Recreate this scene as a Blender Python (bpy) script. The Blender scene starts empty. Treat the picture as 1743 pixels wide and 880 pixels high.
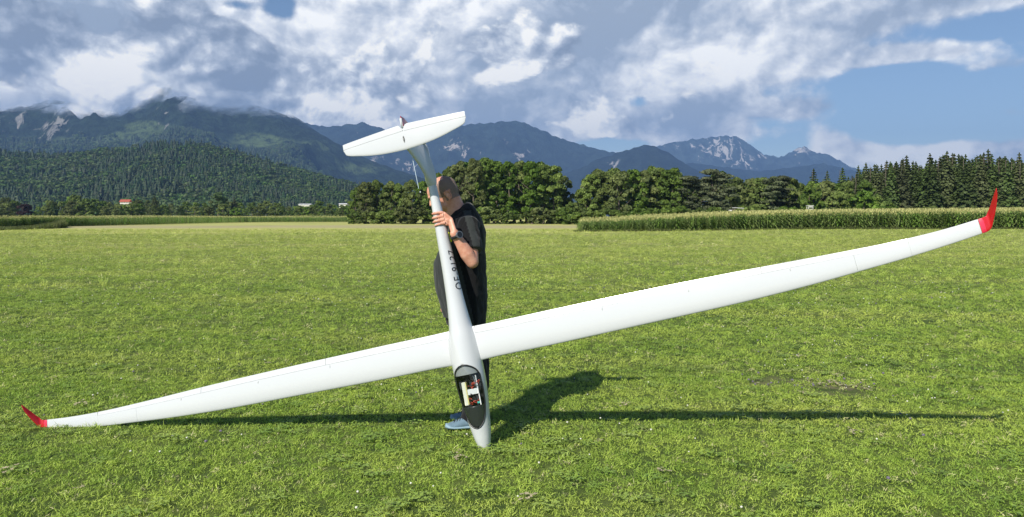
import bpy, bmesh, math, random
import numpy as np
from mathutils import Vector, Matrix, noise, Euler
random.seed(7); rng = np.random.default_rng(7)
SC = bpy.context.scene; COL = SC.collection
F_ = 1260.0; CX = 871.5; CY = 370.0; EYE = 1.5      # focal length in photo pixels, principal column, horizon row, eye height

# ------------------------------------------------------------------ camera
cam_d = bpy.data.cameras.new('camera'); cam = bpy.data.objects.new('camera', cam_d); COL.objects.link(cam)
cam.location = (0, 0, EYE); cam.rotation_euler = (math.radians(90), 0, 0)
cam_d.sensor_width = 36; cam_d.lens = 36*F_/1743; cam_d.shift_y = -(440-CY)/1743
cam_d.clip_start = .05; cam_d.clip_end = 60000
SC.camera = cam
SC.view_settings.view_transform = 'Standard'; SC.view_settings.look = 'None'
SC.view_settings.exposure = 0.11; SC.view_settings.gamma = 1
SC.render.engine = 'CYCLES'
SC.cycles.use_denoising = True
SC.cycles.max_bounces = 7; SC.cycles.transparent_max_bounces = 24; SC.cycles.volume_bounces = 0
SC.render.film_transparent = False
HAZE = 8.2e-5

# ------------------------------------------------------------------ node helper
class NT:
    def __init__(s, tree): s.t = tree; s.n = tree.nodes; s.l = tree.links
    def node(s, typ, ins=None, **kw):
        n = s.n.new(typ)
        for k, v in kw.items(): setattr(n, k, v)
        for k, v in (ins or {}).items():
            sk = n.inputs[k]
            if isinstance(v, bpy.types.NodeSocket): s.l.new(v, sk)
            else: sk.default_value = v
        return n
    def m(s, op, a, b=0.0, c=None, clamp=False):
        d = {0: a, 1: b}
        if c is not None: d[2] = c
        return s.node('ShaderNodeMath', d, operation=op, use_clamp=clamp).outputs[0]
    def v(s, op, a, b=(0, 0, 0)):
        n = s.node('ShaderNodeVectorMath', {0: a}, operation=op)
        if op == 'SCALE':
            sk = n.inputs['Scale']
            if isinstance(b, bpy.types.NodeSocket): s.l.new(b, sk)
            else: sk.default_value = b
        elif isinstance(b, bpy.types.NodeSocket): s.l.new(b, n.inputs[1])
        else: n.inputs[1].default_value = b
        return n.outputs['Value'] if op in ('DOT_PRODUCT', 'LENGTH') else n.outputs[0]
    def xyz(s, x, y, z): return s.node('ShaderNodeCombineXYZ', {0: x, 1: y, 2: z}).outputs[0]
    def noise(s, vec, scale, detail=4, rough=.55, dist=0.0, lac=2.0, out=0, typ='FBM', dim='3D'):
        n = s.node('ShaderNodeTexNoise', {'Vector': vec, 'Scale': scale, 'Detail': detail, 'Roughness': rough, 'Distortion': dist, 'Lacunarity': lac}, noise_dimensions=dim)
        n.noise_type = typ
        return n.outputs[out]
    def ramp(s, x, a, b, lo=0.0, hi=1.0, smooth=True):
        n = s.node('ShaderNodeMapRange', {0: x, 1: a, 2: b, 3: lo, 4: hi})
        n.interpolation_type = 'SMOOTHSTEP' if smooth else 'LINEAR'
        return n.outputs[0]
    def mix(s, f, a, b):
        n = s.n.new('ShaderNodeMix'); n.data_type = 'RGBA'
        for i, v in ((0, f), (6, a), (7, b)):
            if isinstance(v, bpy.types.NodeSocket): s.l.new(v, n.inputs[i])
            else: n.inputs[i].default_value = v if i == 0 else (v[0], v[1], v[2], 1)
        return n.outputs[2]

def mat(name):
    m = bpy.data.materials.new(name); m.use_nodes = True
    t = NT(m.node_tree); m.node_tree.nodes.clear()
    t.out = t.node('ShaderNodeOutputMaterial')
    return m, t
def principled(t, color, rough=.5, **kw):
    ins = {'Roughness': rough}
    n = t.node('ShaderNodeBsdfPrincipled', ins)
    sk = n.inputs['Base Color']
    if isinstance(color, bpy.types.NodeSocket): t.l.new(color, sk)
    else: sk.default_value = (*color, 1)
    for k, v in kw.items():
        sk = n.inputs[k.replace('_', ' ')]
        if isinstance(v, bpy.types.NodeSocket): t.l.new(v, sk)
        else: sk.default_value = v
    return n
def simple(name, color, rough=.5, var=.12, vscale=6.0, bump=0.0, bscale=200., **kw):
    """a plain painted / cloth / skin surface with slight tone variation and fine relief"""
    m, t = mat(name)
    g = t.node('ShaderNodeTexCoord').outputs['Object']
    nz = t.noise(g, vscale, 5, .6)
    c = t.mix(nz, tuple(max(0, x*(1-var)) for x in color), tuple(min(1, x*(1+var)) for x in color))
    p = principled(t, c, rough, **kw)
    if bump:
        b = t.node('ShaderNodeBump', {'Height': t.noise(g, bscale, 3, .6), 'Strength': bump, 'Distance': .002})
        t.l.new(b.outputs[0], p.inputs['Normal'])
    t.l.new(p.outputs[0], t.out.inputs[0])
    return m

# ------------------------------------------------------------------ light: one sun, a Nishita sky with clouds
TO_SUN = Vector((-.716, -1.045, 1.0)).normalized()
EL = math.asin(TO_SUN.z); AZ = math.atan2(TO_SUN.x, TO_SUN.y)
sun_d = bpy.data.lights.new('sun', 'SUN'); sun = bpy.data.objects.new('sun', sun_d); COL.objects.link(sun)
sun_d.energy = 4.9; sun_d.angle = math.radians(.53); sun_d.color = (1.0, .945, .85)
sun.rotation_euler = (-TO_SUN).to_track_quat('-Z', 'Y').to_euler()

world = bpy.data.worlds.new('World'); SC.world = world; world.use_nodes = True
w = NT(world.node_tree); w.n.clear()
def build_sky(w):
    out = w.node('ShaderNodeOutputWorld')
    sky = w.node('ShaderNodeTexSky', sky_type='NISHITA', sun_disc=False, sun_elevation=EL, sun_rotation=AZ % (2*math.pi), altitude=500, air_density=.95, dust_density=.1, ozone_density=2.0)
    bg = w.node('ShaderNodeBackground', {0: sky.outputs[0], 1: .098})
    d = w.node('ShaderNodeTexCoord').outputs['Generated']
    s = w.node('ShaderNodeSeparateXYZ', {0: d}).outputs
    az = w.m('ARCTAN2', s[0], s[1]); el = w.m('ARCSINE', s[2])
    # cloud coordinates: layers flatten towards the horizon
    sy = w.m('MULTIPLY', el, 1.3)
    # a seam-free vector: the unit circle of azimuth with height
    P = w.xyz(w.m('SINE', az), w.m('COSINE', az), sy)
    wob = w.v('SCALE', w.v('SUBTRACT', w.noise(P, 7, 3, .5, out=1), (.5, .5, .5)), .05)
    P2 = w.v('ADD', P, wob)
    # the weather of that afternoon: banks of cloud and the gaps between them, by azimuth and elevation
    def A(px): return math.atan((px-CX)/F_)
    def E(py, px): return math.atan((CY-py)/F_)*math.cos(A(px))
    def field(blobs):
        tot = None
        for px, py, rx, ry, k in blobs:
            ax = w.m('DIVIDE', w.m('SUBTRACT', az, A(px)), rx/F_)
            ey = w.m('DIVIDE', w.m('SUBTRACT', el, E(py, px)), ry/F_)
            r2 = w.m('ADD', w.m('MULTIPLY', ax, ax), w.m('MULTIPLY', ey, ey))
            g = w.m('MULTIPLY', w.m('EXPONENT', w.m('MULTIPLY', r2, -1)), k)
            tot = g if tot is None else w.m('ADD', tot, g)
        return tot
    def layer(seed, scale, blobs, lo, hi, light, relief, cols, det=8, rough=.57, vor=.10):
        P3 = w.v('ADD', P2, seed)
        def dens(p, dt):
            a = w.noise(p, scale, dt, rough)
            if not vor: return a
            b = w.m('ABSOLUTE', w.m('SUBTRACT', w.noise(p, scale*2.6, max(1, dt-5), .5), .5))
            return w.m('ADD', a, w.m('MULTIPLY', w.m('SUBTRACT', b, .09), vor*3))
        D0 = dens(P3, det); k = 4.6/scale
        D1 = dens(w.v('ADD', P3, (-.011*k, 0, .014*k)), det-1); D2 = dens(w.v('ADD', P3, (-.045*k, 0, .065*k)), 3)
        cov = w.m('ADD', D0, field(blobs))
        cover = w.ramp(cov, lo, hi); thick = w.ramp(cov, hi, hi+.45, smooth=False)
        rel = w.m('ADD', w.m('MULTIPLY', w.m('SUBTRACT', D0, D1), relief), w.m('MULTIPLY', w.m('SUBTRACT', D0, D2), relief*.5))
        big = w.noise(w.v('ADD', P, seed), scale*.8, 3, .5)
        tone = field(TONE_BLOBS)
        lit = w.m('ADD', w.m('ADD', w.m('ADD', light, tone), rel), w.m('MULTIPLY', w.m('SUBTRACT', big, .5), .9))
        lit = w.m('SUBTRACT', lit, w.m('MULTIPLY', thick, .34), clamp=True)
        cr = w.node('ShaderNodeValToRGB', {0: lit}); e = cr.color_ramp
        e.elements[0].position = 0.0; e.elements[0].color = (*cols[0], 1); e.elements[1].position = 1.0; e.elements[1].color = (*cols[-1], 1)
        for i, c in enumerate(cols[1:-1]): q = e.elements.new((i+1)/(len(cols)-1)); q.color = (*c, 1)
        return cover, cr.outputs[0]
    C1 = [(.31, .37, .46), (.41, .47, .56), (.58, .62, .68), (.80, .82, .84), (1.02, 1.01, .97)]
    C2 = [(.23, .275, .35), (.32, .37, .45), (.46, .505, .575), (.72, .75, .78), (1.05, 1.02, .95)]
    f1, c1 = layer((3.1, 1.7, .4), 4.6, BACK_BLOBS, .65, .78, .53, 4.6, C1, rough=.58)
    f2, c2 = layer((.3, 7.7, 2.4), 5.2, FRONT_BLOBS, .69, .765, .45, 5.4, C2, rough=.58, vor=.12)
    cc = w.mix(f2, c1, c2)
    cover = w.m('MAXIMUM', f1, f2)
    bgc = w.node('ShaderNodeBackground', {0: cc, 1: CLOUD_GAIN})
    up = w.ramp(el, -.02, .03)
    fac = w.m('MULTIPLY', cover, up)
    mx = w.node('ShaderNodeMixShader', {0: fac, 1: bg.outputs[0], 2: bgc.outputs[0]})
    w.l.new(mx.outputs[0], out.inputs[0])
# (photo column, photo row, half width, half height, weight)
# brighter and greyer parts of the cloud banks
TONE_BLOBS = [(230, 146, 260, 22, .28), (440, 150, 60, 22, .2), (70, 135, 80, 24, .45), (1235, 110, 60, 34, .45), (870, 130, 60, 20, .3), (500, 110, 60, 40, .25), (590, 180, 80, 22, .25), (1140, 205, 130, 34, -.25), (840, 78, 70, 34, -.35), (150, 26, 150, 18, -.3), (330, 110, 120, 60, -.12), (1640, 256, 110, 14, .5), (1010, 235, 60, 12, .3), (640, 60, 60, 20, .3)]
CLOUD_GAIN = 1.2
GAPS = [(474, 12, 34, 30, -.36), (400, 6, 30, 14, -.26), (548, 44, 40, 24, -.24), (780, 106, 30, 12, -.22), (960, 142, 40, 12, -.22), (1087, 172, 26, 15, -.28),
        (1630, 135, 170, 66, -.38), (1500, 195, 70, 60, -.26), (1330, 250, 60, 22, -.26), (1050, 246, 60, 9, -.20), (1640, 215, 140, 34, -.2), (1300, 210, 50, 16, -.12)]
BACK_BLOBS = [(600, 110, 1000, 210, .31), (200, 140, 300, 40, .12), (1250, 120, 230, 110, .10), (250, 90, 420, 130, .22), (700, 150, 300, 100, .18), (1130, 130, 300, 110, .18), (900, 20, 420, 60, .18), (1570, 4, 300, 28, .32), (1620, 262, 190, 26, .42), (1180, 215, 120, 34, .16), (1430, 236, 110, 34, .32), (1570, 90, 130, 18, .36), (1700, 112, 80, 16, .34), (1375, 185, 70, 20, .26), (1710, 190, 70, 22, .36), (1490, 160, 50, 20, .30)]+GAPS
FRONT_BLOBS = [(600, 110, 950, 180, .23), (230, 95, 260, 60, .16), (330, 160, 260, 30, .12), (840, 70, 110, 60, .14), (1130, 190, 130, 46, .13), (1290, 110, 130, 60, .08), (600, 150, 130, 60, .04), (1000, 60, 200, 50, .06)]+[(a, b, c*1.2, d*1.3, e*1.2) for a, b, c, d, e in GAPS]+[(1560, 60, 300, 200, -.2)]

build_sky(w)

# ------------------------------------------------------------------ object helpers
def W(px, py, D): return Vector(((px-CX)/F_*D, D, EYE-(py-CY)/F_*D))
def me_obj(name, verts, faces, material=None, parent=None, smooth=False, uvs=None):
    me = bpy.data.meshes.new(name); me.from_pydata([tuple(v) for v in verts], [], faces); me.update()
    if material is not None:
        for m in (material if isinstance(material, (list, tuple)) else [material]): me.materials.append(m)
    if smooth: me.shade_smooth()
    o = bpy.data.objects.new(name, me); COL.objects.link(o)
    if parent is not None: o.parent = parent
    return o
def bm_obj(name, bm, material=None, parent=None, smooth=False):
    me = bpy.data.meshes.new(name); bm.to_mesh(me); bm.free()
    if material is not None:
        for m in (material if isinstance(material, (list, tuple)) else [material]): me.materials.append(m)
    if smooth: me.shade_smooth()
    o = bpy.data.objects.new(name, me); COL.objects.link(o)
    if parent is not None: o.parent = parent
    return o
def empty(name, loc=(0, 0, 0)):
    o = bpy.data.objects.new(name, None); COL.objects.link(o); o.location = loc; return o
def tag(o, label=None, cat=None, group=None, kind=None):
    if label: o['label'] = label
    if cat: o['category'] = cat
    if group: o['group'] = group
    if kind: o['kind'] = kind
    return o

def lerp_table(tab, x):
    xs = [r[0] for r in tab]
    if len(tab[0]) == 2: return float(np.interp(x, xs, [r[1] for r in tab]))
    return [float(np.interp(x, xs, [r[i] for r in tab])) for i in range(1, len(tab[0]))]
def smooth_table(tab, n=60):
    """resample a table of control rows with a Catmull-Rom spline"""
    T = np.array(tab, float); x = T[:, 0]; out = []
    m = np.gradient(T[:, 1:], x, axis=0)
    for X in np.linspace(x[0], x[-1], n):
        i = min(max(np.searchsorted(x, X)-1, 0), len(x)-2); h = x[i+1]-x[i]; t = (X-x[i])/h
        a, b, c, d = 2*t**3-3*t*t+1, t**3-2*t*t+t, -2*t**3+3*t*t, t**3-t*t
        out.append([X, *(a*T[i, 1:]+b*h*m[i]+c*T[i+1, 1:]+d*h*m[i+1])])
    return out

def box(bm, c, s, R=None):
    """axis-aligned (or rotated by R) box of size s centred at c"""
    vs = []
    for x in (-.5, .5):
        for y in (-.5, .5):
            for z in (-.5, .5):
                p = Vector((x*s[0], y*s[1], z*s[2]))
                if R is not None: p = R @ p
                vs.append(bm.verts.new(p+Vector(c)))
    for f in ((0, 1, 3, 2), (4, 6, 7, 5), (0, 4, 5, 1), (2, 3, 7, 6), (0, 2, 6, 4), (1, 5, 7, 3)):
        bm.faces.new([vs[i] for i in f])
def tube(bm, pts, rad, n=12, flat=None, caps=True):
    """a closed tube through pts; rad a number, list, or list of (a, b) with flat = direction of the a axis"""
    pts = [Vector(p) for p in pts]; N = len(pts)
    R = [r if isinstance(r, (tuple, list)) else (r, r) for r in (rad if isinstance(rad, (list, tuple)) and len(rad) == N else [rad]*N)]
    ref = Vector(flat) if flat is not None else None
    rings = []; prev = None
    for i, p in enumerate(pts):
        t = (pts[min(i+1, N-1)]-pts[max(i-1, 0)]).normalized()
        if ref is not None: a = (ref-t*ref.dot(t)).normalized()
        else:
            if prev is None: prev = Vector((0, 0, 1)) if abs(t.z) < .9 else Vector((1, 0, 0))
            a = (prev-t*prev.dot(t)).normalized(); prev = a
        b = t.cross(a)
        rings.append([bm.verts.new(p+a*(R[i][0]*math.cos(q))+b*(R[i][1]*math.sin(q))) for q in (2*math.pi*k/n for k in range(n))])
    for i in range(N-1):
        for k in range(n):
            bm.faces.new((rings[i][k], rings[i][(k+1) % n], rings[i+1][(k+1) % n], rings[i+1][k]))
    if caps:
        bm.faces.new(list(reversed(rings[0]))); bm.faces.new(rings[-1])
def limb(bm, pts, rad, n=16, flat=None, rnd=True):
    """tube with rounded ends, for bodies that are remeshed into one surface"""
    pts = [Vector(p) for p in pts]; rad = [r if isinstance(r, (tuple, list)) else (r, r) for r in rad]
    a = (pts[0]-pts[1]).normalized(); b = (pts[-1]-pts[-2]).normalized()
    P = []; Rr = []
    for s in (.92, .7, .4): 
        k = math.sqrt(1-s*s); P.append(pts[0]+a*min(rad[0])*s); Rr.append((rad[0][0]*k, rad[0][1]*k))
    P += pts; Rr += rad
    for s in (.4, .7, .92):
        k = math.sqrt(1-s*s); P.append(pts[-1]+b*min(rad[-1])*s); Rr.append((rad[-1][0]*k, rad[-1][1]*k))
    tube(bm, P, Rr, n, flat)
def ellipsoid(bm, c, r, M3=None, seg=20, rings=12):
    q = bmesh.ops.create_uvsphere(bm, u_segments=seg, v_segments=rings, radius=1)
    for v in q['verts']:
        p = Vector((v.co.x*r[0], v.co.y*r[1], v.co.z*r[2]))
        v.co = (M3 @ p if M3 is not None else p)+Vector(c)
def remesh(name, bm, voxel, smooth=4, factor=.5, material=None, parent=None, post=None):
    """union of closed pieces as one continuous surface"""
    me = bpy.data.meshes.new(name); bm.to_mesh(me); bm.free()
    o = bpy.data.objects.new(name, me); COL.objects.link(o)
    r = o.modifiers.new('r', 'REMESH'); r.mode = 'VOXEL'; r.voxel_size = voxel; r.adaptivity = 0
    s = o.modifiers.new('s', 'SMOOTH'); s.factor = factor; s.iterations = smooth
    dg = bpy.context.evaluated_depsgraph_get(); dg.update()
    nm = bpy.data.meshes.new_from_object(o.evaluated_get(dg))
    o.modifiers.clear(); o.data = nm; nm.name = name
    nm.materials.clear()
    if material is not None:
        for m in (material if isinstance(material, (list, tuple)) else [material]): nm.materials.append(m)
    if post: post(nm)
    nm.shade_smooth()
    if parent is not None: o.parent = parent; 
    return o

def scatter(name, co, rot, scl, var, protos, kind='stuff'):
    """one object whose points carry instances of small prototype meshes"""
    n = len(co)
    me = bpy.data.meshes.new(name); me.vertices.add(n); me.vertices.foreach_set('co', np.asarray(co, 'f').ravel())
    a = me.attributes.new('rot', 'FLOAT_VECTOR', 'POINT'); a.data.foreach_set('vector', np.asarray(rot, 'f').ravel())
    a = me.attributes.new('scl', 'FLOAT_VECTOR', 'POINT')
    sc = np.asarray(scl, 'f')
    if sc.ndim == 1: sc = np.repeat(sc[:, None], 3, 1)
    a.data.foreach_set('vector', sc.ravel())
    a = me.attributes.new('var', 'INT', 'POINT'); a.data.foreach_set('value', np.asarray(var, 'i'))
    o = bpy.data.objects.new(name, me); COL.objects.link(o)
    g = bpy.data.node_groups.new(name, 'GeometryNodeTree')
    g.interface.new_socket('Geometry', in_out='INPUT', socket_type='NodeSocketGeometry')
    g.interface.new_socket('Geometry', in_out='OUTPUT', socket_type='NodeSocketGeometry')
    t = NT(g)
    gi = t.node('NodeGroupInput'); go = t.node('NodeGroupOutput'); join = t.node('GeometryNodeJoinGeometry')
    def attr(nm, ty): return t.node('GeometryNodeInputNamedAttribute', {0: nm}, data_type=ty).outputs[0]
    R = attr('rot', 'FLOAT_VECTOR'); S = attr('scl', 'FLOAT_VECTOR'); V = attr('var', 'INT')
    for i, p in enumerate(protos):
        ob = t.node('GeometryNodeObjectInfo'); ob.inputs['Object'].default_value = p; ob.inputs['As Instance'].default_value = True
        cmpn = t.node('FunctionNodeCompare', data_type='INT', operation='EQUAL')
        ii = [s for s in cmpn.inputs if s.type == 'INT']; t.l.new(V, ii[0]); ii[1].default_value = i
        ip = t.node('GeometryNodeInstanceOnPoints')
        t.l.new(gi.outputs[0], ip.inputs['Points']); t.l.new(cmpn.outputs[0], ip.inputs['Selection'])
        t.l.new(ob.outputs['Geometry'], ip.inputs['Instance']); t.l.new(R, ip.inputs['Rotation']); t.l.new(S, ip.inputs['Scale'])
        t.l.new(ip.outputs[0], join.inputs[0])
    t.l.new(join.outputs[0], go.inputs[0])
    md = o.modifiers.new('scatter', 'NODES'); md.node_group = g
    if kind: o['kind'] = kind
    return o
def proto(name, verts, faces, material):
    me = bpy.data.meshes.new(name); me.from_pydata([tuple(map(float, v)) for v in verts], [], faces); me.update()
    me.materials.append(material)
    return bpy.data.objects.new(name, me)

# ------------------------------------------------------------------ the setting: ground and mountains
def ground_z(x, y):
    t = min(1, max(0, (y-235)/200)); return 1.7*t*t*(3-2*t)
m_ground, t = mat('field_grass')
g = t.node('ShaderNodeNewGeometry').outputs['Position']
sx = t.node('ShaderNodeSeparateXYZ', {0: g}).outputs
fine = t.noise(g, 22, 6, .7); mid = t.noise(g, 2.2, 5, .62); pat = t.noise(g, .33, 5, .6); big = t.noise(g, .045, 4, .55)
streak = t.noise(t.v('MULTIPLY', g, (.25, 1.1, 1)), .30, 4, .6)
far = t.ramp(sx[1], 7, 40)                      # beyond the blades built below, the sheet stands for the whole sward
base = t.mix(t.ramp(mid, .35, .65), (.070, .108, .024), (.135, .175, .040))
swd = t.mix(t.ramp(pat, .38, .62), (.205, .262, .055), (.38, .39, .11))
swd = t.mix(t.m('MULTIPLY', t.ramp(streak, .5, .68), .65), swd, (.38, .34, .17))
swd = t.mix(t.m('MULTIPLY', t.ramp(fine, .35, .7), .5), swd, (.095, .145, .028))
c = t.mix(far, base, swd)
wob = t.m('MULTIPLY', t.m('SUBTRACT', big, .5), 60)
yy = t.m('ADD', sx[1], wob)
dry = t.m('MULTIPLY', t.ramp(yy, 66, 76), t.ramp(sx[0], 30, 12))
c = t.mix(t.m('MULTIPLY', dry, t.ramp(streak, .25, .55)), c, (.50, .49, .16))
brn = t.m('MULTIPLY', t.m('MULTIPLY', t.ramp(yy, 98, 108), t.ramp(yy, 150, 128)), t.ramp(sx[0], 30, 12))
c = t.mix(t.m('MULTIPLY', brn, t.ramp(mid, .3, .62)), c, (.43, .36, .22))
# worn spots: a broad one right of the glider, small ones here and there
dd = t.v('LENGTH', t.v('DIVIDE', t.v('SUBTRACT', g, (2.75, 6.6, 0)), (.75, .42, 1)))
worn = t.m('MULTIPLY', t.ramp(dd, 1.35, .3), t.ramp(t.noise(g, 5, 5, .65), .42, .6))
worn2 = t.ramp(t.noise(g, 1.05, 3, .5), .70, .76)
c = t.mix(t.m('MULTIPLY', t.m('MAXIMUM', worn, worn2), .6), c, (.24, .19, .12))
p = principled(t, c, .9); p.inputs['Specular IOR Level'].default_value = .15
b = t.node('ShaderNodeBump', {'Height': t.noise(g, 9, 7, .72), 'Strength': .9, 'Distance': .05})
t.l.new(b.outputs[0], p.inputs['Normal'])
t.l.new(p.outputs[0], t.out.inputs[0])
ys = [-60, -10, 0, 20, 60, 120, 180]+list(range(235, 440, 15))+[600, 900, 1500, 3000, 6000, 13000]
xs = [-9500, -5000, -1500, -500, -200, -60, 0, 60, 200, 500, 1500, 5000, 9500]
ground = me_obj('ground', [(x, y, ground_z(x, y)) for y in ys for x in xs],
                [(j*len(xs)+i, j*len(xs)+i+1, (j+1)*len(xs)+i+1, (j+1)*len(xs)+i) for j in range(len(ys)-1) for i in range(len(xs)-1)], m_ground, smooth=True)
tag(ground, kind='structure')

def mountain_mat(name, forest, meadow, rock, mist=None, fscale=.012, rscale=.010, bump=1.0):
    m, t = mat(name)
    g = t.node('ShaderNodeNewGeometry').outputs['Position']
    rk = t.node('ShaderNodeAttribute', attribute_name='rock').outputs['Fac']
    md = t.node('ShaderNodeAttribute', attribute_name='meadow').outputs['Fac']
    n1 = t.noise(g, fscale, 8, .68); n2 = t.noise(g, fscale*.16, 5, .55)
    f = t.mix(t.ramp(n1, .38, .64), tuple(x*.55 for x in forest), tuple(x*1.5 for x in forest))
    md2 = t.ramp(t.m('ADD', md, t.m('MULTIPLY', t.m('SUBTRACT', n2, .5), 1.6)), .45, .75)
    f = t.mix(t.m('MULTIPLY', md2, t.ramp(n1, .3, .6)), f, meadow)
    gs = t.v('MULTIPLY', g, (1.0, .5, .34))      # gullies run down the face
    nr = t.m('ADD', t.m('MULTIPLY', t.m('SUBTRACT', t.noise(gs, rscale, 9, .66, .8), .5), 2.0), .42)
    rr = t.m('MULTIPLY', t.ramp(t.m('ADD', t.m('MULTIPLY', rk, .78), nr), .68, .82), t.ramp(rk, .02, .12))
    rc = t.mix(t.noise(gs, rscale*2.4, 7, .65), tuple(x*.45 for x in rock), tuple(min(.85, x*1.35) for x in rock))
    c = t.mix(rr, f, rc)
    p = principled(t, c, .95); p.inputs['Specular IOR Level'].default_value = .1
    b = t.node('ShaderNodeBump', {'Height': t.noise(g, fscale*1.6, 9, .72), 'Strength': bump, 'Distance': 40.})
    t.l.new(b.outputs[0], p.inputs['Normal'])
    if mist:
        a = mist(t, g); tr = t.node('ShaderNodeBsdfTransparent')
        mx = t.node('ShaderNodeMixShader', {0: a, 1: p.outputs[0], 2: tr.outputs[0]}); t.l.new(mx.outputs[0], t.out.inputs[0])
    else: t.l.new(p.outputs[0], t.out.inputs[0])
    return m

TERR = {}
def terrain(name, sky, D0, D1, px0, px1, nx, ny, seed, amp, material, p=1.4, z0=-8, freq=1/900., rock=(), meadow=(), jag=0.0):
    """a mountain as a height sheet between the distances D0 (foot) and D1 (crest), falling away behind the crest"""
    V = []; rk = []; md = []
    off = Vector((seed*13.7, seed*7.1, seed*3.3))
    ts = list(np.linspace(0, 1, ny))+[1.06, 1.15, 1.3]
    for j, tt in enumerate(ts):
        D = D0+(D1-D0)*tt
        for i in range(nx):
            px = px0+(px1-px0)*i/(nx-1)
            x = (px-CX)/F_*D
            q = Vector((x, D, 0))*freq+off
            zr = EYE+(CY-lerp_table(sky, px))/F_*D1
            if jag: zr += jag*(noise.fractal(Vector((x*freq*9, seed, 0)), .9, 2., 5))
            if tt <= 1:
                e = math.sin(math.pi*min(1, tt))**.8
                r = noise.ridged_multi_fractal(q, 1.0, 2.1, 6, 1.0, 2.0)-1.1
                z = z0+(zr-z0)*tt**p+amp*r*e*(.35+.65*tt)*min(1, max(0.15, zr/(abs(zr)+250)*1.5))
            else: z = zr-(tt-1)*(zr+60)*3.2
            V.append((x, D, z))
            a = 0
            for cx_, cy_, rx, ry, k in rock:
                py = CY-(z-EYE)/D*F_
                a += k*math.exp(-((px-cx_)/rx)**2-((py-cy_)/ry)**2)
            rk.append(a); a = 0
            for cx_, cy_, rx, ry, k in meadow:
                py = CY-(z-EYE)/D*F_
                a += k*math.exp(-((px-cx_)/rx)**2-((py-cy_)/ry)**2)
            md.append(a)
    n = len(ts)
    o = me_obj(name, V, [(j*nx+i, j*nx+i+1, (j+1)*nx+i+1, (j+1)*nx+i) for j in range(n-1) for i in range(nx-1)], material, smooth=True)
    for nm, arr in (('rock', rk), ('meadow', md)):
        a = o.data.attributes.new(nm, 'FLOAT', 'POINT'); a.data.foreach_set('value', np.array(arr, 'f'))
    o['kind'] = 'structure'
    TERR[name] = (np.array(V).reshape(n, nx, 3), ny)
    return o

def mist_a(t, g):
    s = t.node('ShaderNodeSeparateXYZ', {0: g}).outputs
    n = t.noise(t.v('MULTIPLY', g, (1, .3, 1.2)), .0055, 8, .58)
    n2 = t.noise(t.v('MULTIPLY', g, (1, .3, 1)), .0016, 4, .5)
    bump = t.m('MULTIPLY', t.m('EXPONENT', t.m('MULTIPLY', t.m('POWER', t.m('ABSOLUTE', t.m('DIVIDE', t.m('SUBTRACT', s[0], -2190), 170)), 2), -1)), 125)
    z = t.m('SUBTRACT', s[2], bump)
    z = t.m('ADD', z, t.m('MULTIPLY', t.m('SUBTRACT', n, .5), 210))
    z = t.m('ADD', z, t.m('MULTIPLY', t.m('SUBTRACT', n2, .5), 120))
    return t.ramp(z, 598, 690)
m_mtA = mountain_mat('mountain_forest', (.026, .044, .024), (.15, .21, .08), (.46, .44, .40), mist=mist_a, fscale=.02, rscale=.016)  # cloud shade painted into the forest tone, sunlit lower slope into the meadow tone
m_mtB = mountain_mat('far_mountain_forest', (.022, .034, .028), (.08, .11, .06), (.62, .55, .48), fscale=.010, rscale=.010)
m_mtC = mountain_mat('dark_ridge_forest', (.018, .028, .024), (.05, .07, .04), (.45, .42, .38), fscale=.012, rscale=.010)
m_mtD = mountain_mat('bare_peak_rock', (.040, .055, .050), (.10, .11, .08), (.64, .58, .52), fscale=.006, rscale=.010)
m_hill = mountain_mat('hill_forest_floor', (.022, .036, .015), (.05, .07, .02), (.2, .2, .15), fscale=.08)

terrain('bare_peak_mountain', [(700, 292), (1000, 285), (1080, 262), (1110, 252), (1140, 243), (1175, 238), (1215, 233), (1240, 231), (1258, 233), (1275, 246), (1300, 262), (1325, 268), (1342, 262), (1357, 252), (1370, 248), (1382, 258), (1405, 262), (1420, 268), (1450, 285), (1500, 298), (1600, 312), (1800, 330)],
        9500, 12000, 690, 1810, 260, 70, 3, 330, m_mtD, p=1.15, freq=1/700., rock=[(1170, 250, 55, 14, .22), (1240, 258, 40, 24, .42), (1290, 266, 26, 8, .34), (1362, 256, 14, 9, .55), (1262, 282, 20, 10, .25), (1362, 284, 6, 8, .3)], jag=30)
terrain('massif_mountain', [(380, 200), (470, 196), (500, 202), (530, 212), (560, 216), (590, 212), (617, 209), (650, 218), (690, 236), (720, 240), (745, 226), (775, 214), (820, 210), (870, 206), (892, 208), (905, 214), (940, 230), (1000, 250), (1040, 258), (1080, 272), (1150, 290), (1300, 320)],
        6500, 8600, 370, 1310, 260, 80, 5, 260, m_mtB, p=1.25, freq=1/800., rock=[(790, 258, 36, 11, .42), (775, 244, 20, 8, .35), (880, 263, 26, 9, .36), (845, 240, 40, 10, .10), (645, 270, 40, 9, .32), (700, 285, 16, 9, .36), (600, 225, 60, 8, .10)], meadow=[(960, 250, 60, 12, .3), (1010, 246, 30, 6, .4)], jag=22)
terrain('dark_ridge_mountain', [(880, 318), (930, 305), (985, 288), (1010, 274), (1045, 262), (1072, 254), (1098, 246), (1118, 250), (1140, 261), (1160, 275), (1190, 292), (1230, 304), (1300, 318), (1400, 330)],
        5200, 6800, 870, 1410, 130, 50, 8, 150, m_mtC, p=1.2, freq=1/600., rock=[(1045, 285, 12, 12, .30)], jag=12)
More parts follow.
